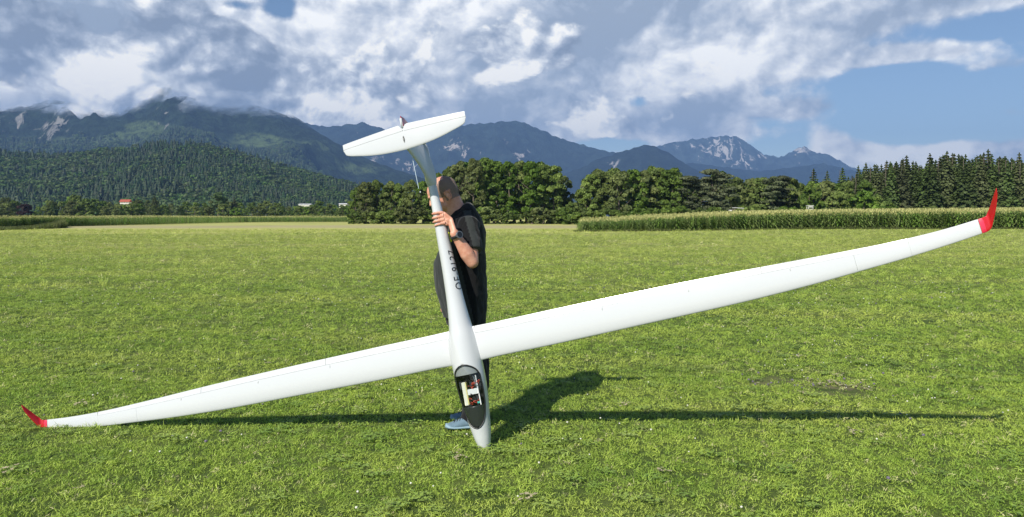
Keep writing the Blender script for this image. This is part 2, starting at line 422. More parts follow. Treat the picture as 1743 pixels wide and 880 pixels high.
terrain('low_ridge_mountain', [(1080, 300), (1120, 285), (1180, 277), (1230, 284), (1290, 292), (1340, 286), (1400, 278), (1450, 290), (1520, 305), (1650, 320), (1800, 330)],
        7200, 8800, 1070, 1810, 130, 40, 11, 160, m_mtC, p=1.2, freq=1/600., jag=16)
terrain('cloud_capped_mountain', [(-500, 120), (-200, 128), (0, 132), (150, 136), (250, 134), (292, 116), (330, 108), (352, 114), (372, 134), (430, 152), (462, 170), (480, 180), (505, 200), (545, 228), (600, 258), (650, 281), (700, 298), (780, 316), (900, 334), (1000, 345)],
        2600, 5000, -480, 1000, 330, 150, 2, 190, m_mtA, p=1.5, freq=1/650.,
        rock=[(25, 208, 26, 14, .36), (75, 215, 30, 16, .36), (105, 208, 10, 10, .3), (82, 238, 8, 12, .3), (170, 194, 14, 7, .28), (265, 190, 22, 8, .26), (275, 214, 10, 9, .34), (205, 236, 12, 5, .30), (30, 190, 40, 8, .1)],
        meadow=[(235, 215, 40, 16, .8), (330, 225, 80, 18, .55), (500, 250, 90, 18, .65), (590, 285, 90, 18, .6), (180, 235, 70, 12, .6), (430, 240, 60, 18, .55), (120, 245, 80, 10, .5)], jag=8)  # pale patches partly stand for sunlight on the lower slope, put into the colour
terrain('forested_hill', [(-500, 250), (-200, 262), (0, 262), (45, 268), (90, 270), (150, 264), (215, 258), (270, 250), (310, 248), (350, 251), (400, 265), (440, 276), (500, 294), (560, 308), (600, 320), (640, 334), (700, 350), (800, 368)],
        850, 1650, -480, 790, 150, 60, 4, 20, m_hill, p=1.15, freq=1/260.)

# ------------------------------------------------------------------ vegetation materials
def leaf_mat(name, dark, light, trans=.25, rough=.6):
    m, t = mat(name)
    g = t.node('ShaderNodeNewGeometry').outputs['Position']
    rnd = t.node('ShaderNodeObjectInfo').outputs['Random']
    cl = t.node('ShaderNodeAttribute', attribute_name='tone').outputs['Fac']
    k = t.m('ADD', t.m('MULTIPLY', cl, .75), t.m('MULTIPLY', t.noise(g, .7, 3, .6), .35))
    c = t.mix(k, dark, light)
    hv = t.node('ShaderNodeHueSaturation', {'Hue': t.m('ADD', .478, t.m('MULTIPLY', rnd, .04)), 'Saturation': t.m('ADD', .8, t.m('MULTIPLY', rnd, .25)), 'Value': t.m('ADD', .78, t.m('MULTIPLY', t.m('FRACT', t.m('MULTIPLY', rnd, 7.3)), .62)), 'Color': c})
    p = principled(t, hv.outputs[0], rough); p.inputs['Specular IOR Level'].default_value = .25
    tl = t.node('ShaderNodeBsdfTranslucent', {0: hv.outputs[0]})
    mx = t.node('ShaderNodeMixShader', {0: trans, 1: p.outputs[0], 2: tl.outputs[0]})
    t.l.new(mx.outputs[0], t.out.inputs[0]); return m
m_leaf = leaf_mat('broadleaf_foliage', (.046, .084, .014), (.195, .265, .044), .3)
m_leafpale = leaf_mat('willow_foliage', (.075, .115, .045), (.17, .22, .09))
m_leafred = leaf_mat('copper_beech_foliage', (.025, .012, .010), (.07, .03, .022))
m_needle = leaf_mat('spruce_needles', (.024, .042, .013), (.088, .120, .030), .12)
m_pine = leaf_mat('pine_needles', (.038, .058, .022), (.11, .135, .055), .1)
m_bark = simple('tree_bark', (.16, .13, .10), .9, .35, 3)

def tone_attr(me, vals):
    a = me.attributes.new('tone', 'FLOAT', 'FACE'); a.data.foreach_set('value', np.array(vals, 'f'))

def quads_at(C, Nn, size, r, aspect=1.0):
    """n quads centred at C with normals Nn"""
    n = len(C); U_ = np.cross(Nn, r.normal(size=(n, 3))); U_ /= np.linalg.norm(U_, axis=1)[:, None]+1e-9
    V_ = np.cross(Nn, U_); s = (size*r.uniform(.6, 1.3, n))[:, None]
    a = U_*s*.5; b = V_*s*.5*aspect
    j = 1+r.uniform(-.35, .35, (4, n, 1))
    P = np.stack([C-a*j[0]-b, C+a-b*j[1], C+a*j[2]+b, C-a+b*j[3]], 1).reshape(-1, 3)
    return P, np.arange(4*n).reshape(n, 4)

def crown_mesh(name, seed, h, wd, material, n=4200, nb=34, size=.50, base=.12, style='round'):
    r = np.random.default_rng(seed)
    C = []; Nn = []; T = []
    for k in range(nb):
        for _ in range(60):
            u = r.uniform(0, 1)**.85
            z = base*h+(h*(1-base))*u*.93
            if style == 'round': prof = math.sin(math.pi*min(1, .16+u*.80))**.62
            elif style == 'tall': prof = math.sin(math.pi*min(1, .12+u*.84))**.5*.9
            elif style == 'pine': prof = (.45+.8*math.sin(math.pi*min(1, u*.93)))*.8
            else: prof = 1-u*.6
            a = r.uniform(0, 2*math.pi); rr = wd*.5*prof*math.sqrt(r.uniform(.1, 1))*.82
            c = np.array([rr*math.cos(a), rr*math.sin(a), z])
            break
        br = wd*r.uniform(.085, .19)*(1.0 if style != 'pine' else 1.1)
        fl = (.8, .8, .7) if style != 'pine' else (1.2, 1.2, .30)
        m = int(n/nb*r.uniform(.7, 1.3))
        dv = r.normal(size=(m, 3)); dv /= np.linalg.norm(dv, axis=1)[:, None]
        dv[:, 2] = np.where(dv[:, 2] < -.3, -dv[:, 2], dv[:, 2])
        rad = br*(r.uniform(.55, 1.12, m)**.5)[:, None]
        C.append(c+dv*rad*np.array(fl)); Nn.append(dv+r.normal(size=(m, 3))*.55)
        T.append(np.clip(r.uniform(0, 1)*.7+r.uniform(-.3, .45, m), 0, 1))
    C = np.concatenate(C); Nn = np.concatenate(Nn); Nn /= np.linalg.norm(Nn, axis=1)[:, None]; T = np.concatenate(T)
    C[:, 2] = np.clip(C[:, 2], .25, h)
    P, Q = quads_at(C, Nn, size, r)
    me = bpy.data.meshes.new(name); me.from_pydata(P.tolist(), [], Q.tolist()); me.materials.append(material); tone_attr(me, T)
    return me
def trunk_mesh(name, seed, h, r0, limbs=7, top=.8):
    r = random.Random(seed); bm = bmesh.new()
    pts = [(0, 0, -.2)]; x = y = 0
    for k in range(1, 7):
        x += r.uniform(-.02, .02)*h; y += r.uniform(-.02, .02)*h; pts.append((x, y, h*top*k/6))
    tube(bm, pts, [r0*(1.15-.15*k)*(1 if k else 1.3) for k in range(7)], 8)
    for k in range(limbs):
        u = r.uniform(.25, .9); p = Vector(pts[int(u*6)]); a = r.uniform(0, 6.28); L = h*r.uniform(.14, .27)
        e = p+Vector((math.cos(a)*L, math.sin(a)*L, L*.8))
        tube(bm, [p, p.lerp(e, .5)+Vector((0, 0, -.06*L)), e], [r0*.35, r0*.24, r0*.08], 6)
    me = bpy.data.meshes.new(name); bm.to_mesh(me); bm.free(); me.materials.append(m_bark); return me
def spruce_mesh(name, seed, h, wd, n=5200, material=None, size=.55, gap=0.0):
    r = np.random.default_rng(seed); C = []; Nn = []; T = []
    nl = 24
    for k in range(nl):
        u = (k+.3)/nl; z = h*(.05+.95*u); R_ = wd*.5*(1-u)**.80*r.uniform(.78, 1.12)+.10
        nbn = max(4, int(11*(1-u)+4)); a0 = r.uniform(0, 6.28)
        for b in range(nbn):
            if gap and r.uniform() < gap: continue
            a = a0+b*2*math.pi/nbn+r.uniform(-.25, .25); L = R_*r.uniform(.72, 1.18); tn = r.uniform(0, 1)
            m = max(3, int(n/nl/nbn*(1.6-u)))
            q = r.uniform(.12, 1, m)
            drop = -.34*L*q*q+.10*L*q
            c = np.stack([math.cos(a)*L*q, math.sin(a)*L*q, z+drop-r.uniform(0, .22, m)*L*.6], 1)+r.normal(size=(m, 3))*.10*L*np.array([1, 1, .35])
            C.append(c); nn = np.stack([np.cos(a)*.5+r.normal(size=m)*.5, np.sin(a)*.5+r.normal(size=m)*.5, np.full(m, .75)], 1)
            Nn.append(nn); T.append(np.clip(.15+tn*.5+q*.35+r.uniform(-.2, .2, m), 0, 1))
    c = np.stack([r.normal(size=26)*.08, r.normal(size=26)*.08, np.linspace(h*.90, h*1.0, 26)], 1)
    C.append(c); Nn.append(r.normal(size=(26, 3))); T.append(np.full(26, .5))
    C = np.concatenate(C); Nn = np.concatenate(Nn); Nn /= np.linalg.norm(Nn, axis=1)[:, None]; T = np.concatenate(T)
    C[:, 2] = np.maximum(C[:, 2], .15)
    sz = size*np.clip(.45+.75*(1-C[:, 2]/h), .35, 1.1)
    P, Q = quads_at(C, Nn, sz, r, .8)
    me = bpy.data.meshes.new(name); me.from_pydata(P.tolist(), [], Q.tolist()); me.materials.append(material or m_needle); tone_attr(me, T)
    return me

KIND = {}
def kind(key, h, pairs): KIND[key] = (h, pairs)
kind('broad', 16, [(crown_mesh('crown', 10+i, 16, 10.5, m_leaf, 7500, 54, .44, .05, 'round'), trunk_mesh('trunk', i, 16, .30)) for i in range(4)])
kind('tall', 16, [(crown_mesh('crown', 20+i, 16, 8.0, m_leaf, 7200, 54, .42, .04, 'tall'), trunk_mesh('trunk', 5+i, 16, .26)) for i in range(3)])
kind('pine', 15, [(crown_mesh('crown', 30+i, 15, 8.6, m_pine, 5200, 36, .36, .22, 'pine'), trunk_mesh('trunk', 9+i, 15, .25, 9)) for i in range(2)])
kind('spruce', 19, [(spruce_mesh('crown', 40+i, 19, 8.8, n=6500, size=.72), trunk_mesh('trunk', 12+i, 19, .22, 0, .96)) for i in range(5)])
kind('bush', 3, [(crown_mesh('crown', 50+i, 3, 4.2, m_leaf, 1100, 16, .34, .0, 'round'), None) for i in range(3)])
kind('small', 10, [(crown_mesh('crown', 60+i, 10, 8.5, m_leaf, 1600, 30, .62, .02, 'round'), trunk_mesh('trunk', 16+i, 10, .2, 4)) for i in range(4)])
kind('willow', 10, [(crown_mesh('crown', 70, 10, 8.0, m_leafpale, 1700, 30, .60, .02, 'round'), trunk_mesh('trunk', 21, 10, .2, 4))])
kind('copper', 6, [(crown_mesh('crown', 71, 6, 7.5, m_leafred, 1100, 20, .5, .0, 'round'), None)])
NAMES = dict(broad='broadleaf_tree', tall='broadleaf_tree', pine='pine_tree', spruce='spruce_tree', bush='bush', small='broadleaf_tree', willow='willow_tree', copper='copper_beech')
CATS = dict(broad='tree', tall='tree', pine='tree', spruce='tree', bush='bush', small='tree', willow='tree', copper='bush')
rt = random.Random(11)
TREES = []
def tree(key, px, top_py, D, label, group=None, wmul=1.0):
    h, pairs = KIND[key]; i = rt.randrange(len(pairs)); cr, tr = pairs[i]
    x = (px-CX)/F_*D; z = ground_z(x, D); H_ = EYE+(CY-top_py)/F_*D-z
    s = max(.15, H_/h); sw = s*wmul*rt.uniform(.92, 1.1)
    root = empty(NAMES[key], (x, D, z)); root.rotation_euler.z = rt.uniform(0, 6.28); root.scale = (sw, sw, s)
    c = bpy.data.objects.new('crown', cr); COL.objects.link(c); c.parent = root
    if tr: c = bpy.data.objects.new('trunk', tr); COL.objects.link(c); c.parent = root
    tag(root, label, CATS[key], group); TREES.append(root); return root
def sky_at(tab, px): return lerp_table(tab, px)

G1 = 'broadleaf trees of the dark grove behind the man'
topsA = [(598, 338), (606, 318), (625, 302), (650, 299), (675, 304), (700, 306), (725, 300), (745, 292), (762, 276), (790, 266), (815, 263), (840, 265), (860, 268), (890, 264), (912, 268), (930, 276), (948, 284), (962, 292), (972, 312), (980, 340)]
specials = {0: 'first low round tree at the left end of the grove behind the tail', 9: 'tall dark tree rising just right of the man\'s head', 13: 'tallest broad crown in the grove right of the man', 17: 'slim lighter tree closing the right end of the grove'}
pxs = np.linspace(606, 962, 19)
for i, px in enumerate(pxs):
    k = 'tall' if px > 780 else 'broad'
    tree(k, px+rt.uniform(-4, 4), sky_at(topsA, px)+rt.uniform(-2, 7)+1, 172+rt.uniform(-2, 10), specials.get(i, 'leafy dark green tree in the front row of the grove behind the man'), G1, .92)
for i, px in enumerate(np.linspace(616, 950, 14)):
    tree('broad', px+rt.uniform(-6, 6), sky_at(topsA, px)+rt.uniform(0, 9)+2, 188+rt.uniform(0, 12), 'shaded dark tree in the back row of the grove behind the man', G1, 1.0)
for i, px in enumerate(np.linspace(602, 978, 24)):
    tree('bush', px+rt.uniform(-5, 5), rt.uniform(352, 366), 166+rt.uniform(-1, 4), 'low leafy bush at the foot of the grove by the meadow edge', 'bushes along the foot of the grove', 1.3)
G2 = 'mixed trees behind the cornfield in the middle distance'
topsB = [(950, 368), (965, 345), (985, 322), (1000, 298), (1018, 286), (1040, 286), (1055, 291), (1080, 284), (1110, 282), (1140, 283), (1155, 290), (1163, 305), (1172, 296), (1182, 306), (1200, 290), (1217, 285), (1235, 292), (1262, 300), (1290, 292), (1320, 292), (1350, 300), (1370, 306), (1400, 306), (1420, 303), (1450, 300)]
for i, px in enumerate(np.linspace(972, 1160, 12)):
    tree('broad', px+rt.uniform(-4, 4), sky_at(topsB, px)+rt.uniform(-1, 7), 160+rt.uniform(0, 14), 'rounded mid green tree behind the left end of the cornfield', G2, .95)
for px, py, lb in ((1172, 296, 'narrow grey green pine with a ragged top beside the round trees'), (1213, 284, 'broad layered pine, tallest above the low white roof'), (1232, 292, 'second layered pine right beside the broad pine'), (1195, 300, 'small layered pine left of the broad pine')):
    tree('pine', px, py, 163+rt.uniform(0, 6), lb, G2, .9)
for i, px in enumerate(np.linspace(1256, 1475, 13)):
    tree(rt.choice(['broad', 'pine', 'broad', 'small']), px+rt.uniform(-5, 5), sky_at(topsB, px)+rt.uniform(0, 9), 168+rt.uniform(0, 16), 'olive green tree in the mixed wood left of the spruces', G2, .95)
for i, px in enumerate(np.linspace(985, 1470, 22)):
    tree('broad', px+rt.uniform(-6, 6), sky_at(topsB, px)+rt.uniform(3, 12), 190+rt.uniform(0, 12), 'shaded tree filling the back of the mixed wood', G2, 1.05)
for i, px in enumerate(np.linspace(960, 1743, 44)):
    tree('bush', px+rt.uniform(-6, 6), rt.uniform(351, 362), 154+rt.uniform(-4, 4), 'low bush at the wood edge just over the corn tassels', 'bushes along the wood edge behind the cornfield', 1.3)
G3 = 'spruces of the dark wood behind the cornfield'
topsC = [(1370, 300), (1385, 287), (1398, 303), (1408, 292), (1420, 302), (1434, 286), (1450, 296), (1460, 283), (1473, 278), (1490, 276), (1508, 270), (1530, 268), (1545, 264), (1565, 272), (1583, 262), (1600, 264), (1612, 258), (1632, 258), (1655, 262), (1682, 255), (1700, 265), (1712, 259), (1735, 262), (1760, 260), (1900, 258)]
for j, (px, py) in enumerate(((1385, 287), (1408, 291), (1434, 285))):
    tree('spruce', px, py, 188, ('leftmost lone spruce tip above the olive trees', 'middle small spruce tip above the olive trees', 'third spruce tip, just left of the dense spruce wood')[j], G3, .95)
for j, (px, py) in enumerate(((1461, 282), (1474, 277), (1543, 264), (1583, 261), (1612, 257), (1682, 254), (1735, 260))):
    tree('spruce', px, py, 186+rt.uniform(0, 8), ('pointed spruce at the left shoulder of the spruce wood', 'spruce stepping up from the left shoulder of the wood', 'sharp spruce top above the middle of the wood', 'spruce top standing before the bright low cloud', 'tall spruce top in the right half of the wood', 'single high spruce top above the red winglet', 'spruce at the right edge of the picture')[j], G3, .9)
for i, px in enumerate(np.linspace(1442, 1885, 58)):
    tree('spruce', px+rt.uniform(-4, 4), sky_at(topsC, px)+rt.uniform(1, 11), 180+rt.uniform(0, 12), 'dark spruce in the front rows of the spruce wood', G3, .95)
for i, px in enumerate(np.linspace(1450, 1890, 46)):
    tree('spruce', px+rt.uniform(-4, 4), sky_at(topsC, px)+rt.uniform(3, 16), 198+rt.uniform(0, 14), 'dark spruce in the back rows of the spruce wood', G3, 1.0)
for i, px in enumerate(np.linspace(1455, 1890, 30)):
    tree('spruce', px+rt.uniform(-5, 5), sky_at(topsC, px)+rt.uniform(6, 22), 216+rt.uniform(0, 10), 'dark spruce deep inside the spruce wood', G3, 1.2)
for i, px in enumerate(np.linspace(1470, 1890, 26)):
    tree('broad', px+rt.uniform(-5, 5), sky_at(topsC, px)+rt.uniform(14, 26), 206+rt.uniform(0, 8), 'dark leafy tree closing the gaps between the spruces', G3, 1.0)
for i, px in enumerate((1425, 1470, 1492, 1512, 1380)):
    tree('small', px, (325, 322, 330, 342, 318)[i], 168, ('round green tree in front of the first spruces', 'brighter green tree at the foot of the spruces', 'low spreading tree before the spruce wood', 'bushy sapling before the spruce wood', 'round green crown just right of the white hunting stand')[i], G2, 1.0)
G4 = 'trees of the far hedge line on the left'
topsD = [(-60, 340), (0, 345), (15, 332), (38, 350), (60, 352), (80, 338), (100, 344), (128, 330), (150, 331), (170, 342), (190, 338), (214, 350), (235, 336), (262, 335), (280, 342), (300, 350), (320, 338), (345, 345), (371, 328), (390, 342), (410, 340), (440, 342), (460, 340), (480, 344), (500, 346), (520, 348), (550, 338), (575, 344), (600, 342)]
for i, px in enumerate(np.linspace(-55, 600, 50)):
    if abs(px-371) < 8 or abs(px-42) < 12 or abs(px-214) < 9: continue
    tree('small', px+rt.uniform(-4, 4), sky_at(topsD, px)+rt.uniform(-1, 6), 395+rt.uniform(0, 50), 'small round tree in the hedge line below the forested hill', G4, rt.uniform(.8, 1.1))
for i, px in enumerate(np.linspace(-50, 600, 30)):
    tree('small', px+rt.uniform(-6, 6), sky_at(topsD, px)+rt.uniform(9, 15), 380+rt.uniform(0, 10), 'low scrubby tree at the front of the far hedge line', G4, 1.4)
for px, py in ((205, 347), (214, 347), (223, 346), (510, 350), (520, 351), (530, 350), (583, 349), (592, 350)):
    tree('small', px, py, 378, 'low dark tree standing in front of a building in the hedge line', G4, 1.2)
tree('willow', 371, 327, 392, 'pale grey green willow, the tallest of the far hedge line', G4, 1.15)
tree('willow', 300, 350, 385, 'small pale willow bush left of the tallest willow', G4, 1.2)
tree('copper', 42, 348, 384, 'dark red copper beech at the far left of the hedge line', G4, 1.2)
for px, py, lb in ((399, 336, 'dark conical spruce right of the pale willow'), (263, 332, 'dark spruce rising right of the red roof'), (90, 340, 'dark spruce behind the copper beech')):
    tree('spruce', px, py, 398, lb, G4, 1.2)

# ------------------------------------------------------------------ forest on the hill and the lower slopes (uncountable)
def far_proto(name, seed, conifer, material):
    r = random.Random(seed); V = []; Fc = []
    if conifer:
        lv = 5
        for k in range(lv):
            z0 = .06+.82*k/lv; z1 = z0+.38*(1-.1*k); R_ = .27*(1-k/lv)**.8+.03; n = 6; a0 = r.uniform(0, 6); b = len(V)
            V.append((r.uniform(-.01, .01), r.uniform(-.01, .01), min(1, z1)))
            for q in range(n): rr = R_*r.uniform(.65, 1.2); V.append((rr*math.cos(a0+q*6.283/n), rr*math.sin(a0+q*6.283/n), z0+r.uniform(-.03, .03)))
            Fc += [(b, b+1+q, b+1+(q+1) % n) for q in range(n)]
    else:
        for k in range(7):
            c = Vector((r.uniform(-.22, .22), r.uniform(-.22, .22), r.uniform(.3, .8))); b = len(V); R_ = r.uniform(.16, .27)
            for q in range(14):
                d = Vector((r.gauss(0, 1), r.gauss(0, 1), r.gauss(0, 1)+.3)).normalized(); p = c+d*R_*r.uniform(.7, 1.1)
                u = d.cross(Vector((r.random(), r.random(), r.random()))).normalized()*.10; v = d.cross(u)
                i = len(V); V += [p-u, p+u*.6-v, p+v+u*.5]; Fc.append((i, i+1, i+2))
    return proto(name, V, Fc, material)
m_ftree = leaf_mat('hill_conifers', (.022, .046, .014), (.060, .100, .028), .1)
m_fleaf = leaf_mat('hill_broadleaves', (.065, .115, .024), (.150, .205, .048), .15)
fp = [far_proto('hill_conifer', 1, True, m_ftree), far_proto('hill_conifer', 2, True, m_ftree), far_proto('hill_broadleaf', 3, False, m_fleaf), far_proto('hill_broadleaf', 4, False, m_fleaf)]
m_fs1 = leaf_mat('slope_conifers', (.030, .055, .020), (.075, .120, .040), .05); m_fs2 = leaf_mat('slope_broadleaves', (.08, .13, .035), (.20, .27, .085), .1)  # paler than the hill trees: sunlight on the lower slope painted into the leaves
fs = [far_proto('slope_conifer', 1, True, m_fs1), far_proto('slope_conifer', 2, True, m_fs1), far_proto('slope_broadleaf', 3, False, m_fs2), far_proto('slope_broadleaf', 4, False, m_fs2)]
def on_terrain(name, n, tmin, tmax, seed, i0=0, i1=None):
    """random points lying on a terrain sheet; rows of nearer ground get as many as far ones"""
    G, ny = TERR[name]; r = np.random.default_rng(seed); nx = G.shape[1]
    i1 = i1 or nx-1
    fj = r.uniform(tmin*(ny-1), min(tmax, 1.04)*(ny-1), n); fi = r.uniform(i0, i1-1.001, n)
    j = fj.astype(int); i = fi.astype(int); a = (fj-j)[:, None]; b = (fi-i)[:, None]
    return (G[j, i]*(1-a)*(1-b)+G[j+1, i]*a*(1-b)+G[j, i+1]*(1-a)*b+G[j+1, i+1]*a*b), r
def forest(obname, label, n, tmin, tmax, seed, h0, h1, terr, broad=.35, i0=0, i1=None, sq=1.0, protos=None):
    P, r = on_terrain(terr, n, tmin, tmax, seed, i0, i1)
    nz = np.array([noise.noise(Vector((p[0]*.006, p[1]*.006, seed))) for p in P])
    isb = (nz+r.uniform(-.35, .35, n)) > (.5-broad)*.8
    H_ = r.uniform(h0, h1, n)
    var = np.where(isb, 2, 0)+r.integers(0, 2, n)
    sc = np.stack([H_*sq, H_*sq, H_*np.where(isb, .8, 1.1)], 1)
    P = P.copy(); P[:, 2] -= 1.5
    rot = np.zeros((n, 3)); rot[:, 2] = r.uniform(0, 6.28, n)
    o = scatter(obname, P, rot, sc, var, protos or fp); tag(o, label, 'forest'); return o
forest('hill_forest', 'dense conifer and broadleaf forest covering the low hill on the left', 15000, .0, 1.03, 5, 9, 23, 'forested_hill', .58)
forest('mountain_forest', 'distant forest on the lower slopes of the cloud capped mountain', 26000, .14, .62, 6, 14, 28, 'cloud_capped_mountain', .5, 90, None, 1.0, fs)

# ------------------------------------------------------------------ corn
m_corn = leaf_mat('corn_leaves', (.135, .225, .040), (.39, .47, .10), .38, .45)
m_tass = simple('corn_tassels', (.47, .46, .17), .8)
def corn_proto(name, seed, h=2.2):
    r = random.Random(seed); V = []; Fc = []; mi = []
    def strip(pts, w, mt):
        for k, p in enumerate(pts):
            d = (Vector(pts[min(k+1, len(pts)-1)])-Vector(pts[max(k-1, 0)])).normalized()
            s = d.cross(Vector((0, 0, 1))); s = s.normalized() if s.length > 1e-3 else Vector((1, 0, 0))
            ww = w*(.5+math.sin(math.pi*min(1, (k+.6)/(len(pts))))*.6)*(.15 if k == len(pts)-1 else 1)
            V.extend([Vector(p)-s*ww/2, Vector(p)+s*ww/2])
            if k: n = len(V); Fc.append((n-4, n-3, n-1, n-2)); mi.append(mt)
    for q in (0, 1): strip([(0, 0, 0), (0, 0.001, h*.5), (0.002, 0, h*.9)], .035, 0) if q == 0 else strip([(0, 0, 0), (0.001, .03, h*.45), (0, 0, h*.9)], .03, 0)
    a0 = r.uniform(0, 3)
    for k in range(10):
        z = h*(.15+.075*k); a = a0+math.pi*k+r.uniform(-.5, .5); L = h*r.uniform(.28, .40)*(1.15-.05*k)
        up = r.uniform(.25, .5)*L
        pts = [(math.cos(a)*L*q, math.sin(a)*L*q, z+up*2.2*q-up*3.0*q*q) for q in (0, .25, .5, .75, 1)]
        strip(pts, .10, 0)
    for k in range(6):
        a = r.uniform(0, 6.28); L = r.uniform(.10, .20)
        strip([(0, 0, h*.88), (math.cos(a)*L*.5, math.sin(a)*L*.5, h*.97), (math.cos(a)*L, math.sin(a)*L, h*1.02)], .035, 1)
    ob = proto(name, V, Fc, m_corn); ob.data.materials.append(m_tass); ob.data.polygons.foreach_set('material_index', mi); return ob
cps = [corn_proto('corn_plant', i) for i in range(4)]
rc = np.random.default_rng(3)
def corn_field(name, label, front, depth, rowgap, gap, hfun, jitter=.12, left=-9e9):
    """front: (x, y) polyline of the field's near edge; rows go back from it"""
    Fp = np.array(front, float); seg = np.linalg.norm(np.diff(Fp, axis=0), axis=1); L = np.concatenate([[0], np.cumsum(seg)])
    P = []; S = []
    k = 0; d = 0.0
    while d < depth:
        gp = gap*(1+d/18.); s = np.arange(0, L[-1], gp)+rc.uniform(0, gp)
        x = np.interp(s, L, Fp[:, 0])+rc.normal(size=len(s))*jitter; y = np.interp(s, L, Fp[:, 1])+d+rc.normal(size=len(s))*jitter
        for xx, yy in zip(x, y):
            if CX+F_*xx/yy < left+(yy-80)*.05: continue
            P.append((xx, yy, ground_z(xx, yy))); S.append(hfun(xx, yy)/2.2*rc.uniform(.84, 1.12))
        d += rowgap*(1+d/14.)
    n = len(P); rot = np.stack([rc.normal(size=n)*.05, rc.normal(size=n)*.05, rc.uniform(0, 6.28, n)], 1)
    S = np.array(S); sc = np.stack([np.maximum(S, .7)*1.1, np.maximum(S, .7)*1.1, S], 1)
    o = scatter(name, P, rot, sc, rc.integers(0, 4, n), cps); tag(o, label, 'cornfield'); return o
def hr(x, y): px = CX+F_*x/y; return float(np.interp(px, [980, 1100, 1250, 1400, 1750, 2000], [1.15, 1.55, 1.95, 2.15, 2.35, 2.4]))*(1+.006*(y-85))
def XY(px, D): return ((px-CX)/F_*D, D)
corn_field('cornfield', 'ripening corn with yellow tassels in a straight edge before the wood on the right', [XY(985, 80), XY(1100, 81), XY(1250, 88), XY(1400, 97), XY(1743, 98), XY(2050, 99)], 46, .72, .19, hr, left=986)
corn_field('cornfield', 'long low band of corn in front of the hedge line on the left', [XY(-260, 96), XY(-60, 102), XY(40, 112), XY(107, 132), XY(300, 200), XY(420, 226), XY(612, 232)], 150, .9, .34, lambda x, y: 1.65 if y < 150 else 1.75+.000*y)

# tall weeds at the near corner of the left cornfield
m_weed = leaf_mat('weeds', (.10, .13, .03), (.22, .24, .075), .3)
def tuft_proto(name, seed, n, h, spread, wid, material, curl=.5, segs=2):
    r = random.Random(seed); V = []; Fc = []
    for k in range(n):
        a = r.uniform(0, 6.283); b = r.uniform(0, 6.283); q = spread*math.sqrt(r.random())
        x, y = q*math.cos(b), q*math.sin(b); H_ = h*r.uniform(.55, 1.1); ln = curl*r.uniform(.2, 1.2)*H_; s = Vector((-math.sin(a), math.cos(a), 0))
        s = (s+Vector((0, 0, r.uniform(-.2, .2)))).normalized()
        prev = None
        for j in range(segs+1):
            u = j/segs; p = Vector((x+math.cos(a)*ln*u*u, y+math.sin(a)*ln*u*u, H_*(u-.28*curl*u*u)-.004)); ww = wid*(1-.75*u)*.5
            if j == segs: V.append(p); Fc.append((prev[0], prev[1], len(V)-1))
            else:
                V += [p-s*ww, p+s*ww]; n2 = len(V)
                if prev: Fc.append((prev[0], prev[1], n2-1, n2-2))
                prev = (n2-2, n2-1)
    return proto(name, V, Fc, material)
wp = [tuft_proto('weed_tuft', i, 16, .8, .22, .05, m_weed, .5, 3) for i in range(3)]
Pw = []
for k in range(1500):
    px = rc.uniform(-40, 112); D = np.interp(px, [-40, 40, 112], [88, 96, 112])+rc.uniform(-8, 9); x, y = XY(px, D); Pw.append((x, y, 0))
n = len(Pw); Pw = np.array(Pw)
hw = np.interp(CX+F_*Pw[:, 0]/Pw[:, 1], [-40, 20, 60, 90, 106, 112], [.35, .4, .7, 1.3, 1.9, .8])
o = scatter('weeds', Pw, np.stack([np.zeros(n), np.zeros(n), rc.uniform(0, 6, n)], 1), np.stack([np.full(n, 1.2), np.full(n, 1.2), hw], 1), rc.integers(0, 3, n), wp)
tag(o, 'tall yellow green weeds along the corner of the left cornfield', 'weeds')
Pw = []
for k in range(2600):
    px = rc.uniform(978, 1900); D = np.interp(px, [980, 1100, 1250, 1400, 1743, 2050], [80, 81, 88, 97, 98, 99])-rc.uniform(.3, 2.6)**1.1; x, y = XY(px, D); Pw.append((x, y, 0))
n = len(Pw); Pw = np.array(Pw); hw = rc.uniform(.18, .62, n)*(.5+.8*np.array([abs(noise.noise(Vector((a*.35, 2., 1.)))) for a in Pw[:, 0]]))
o = scatter('weeds', Pw, np.stack([np.zeros(n), np.zeros(n), rc.uniform(0, 6, n)], 1), np.stack([np.full(n, 1.0), np.full(n, 1.0), hw], 1), rc.integers(0, 3, n), wp)
tag(o, 'ragged fringe of low weeds along the foot of the right cornfield', 'weeds')

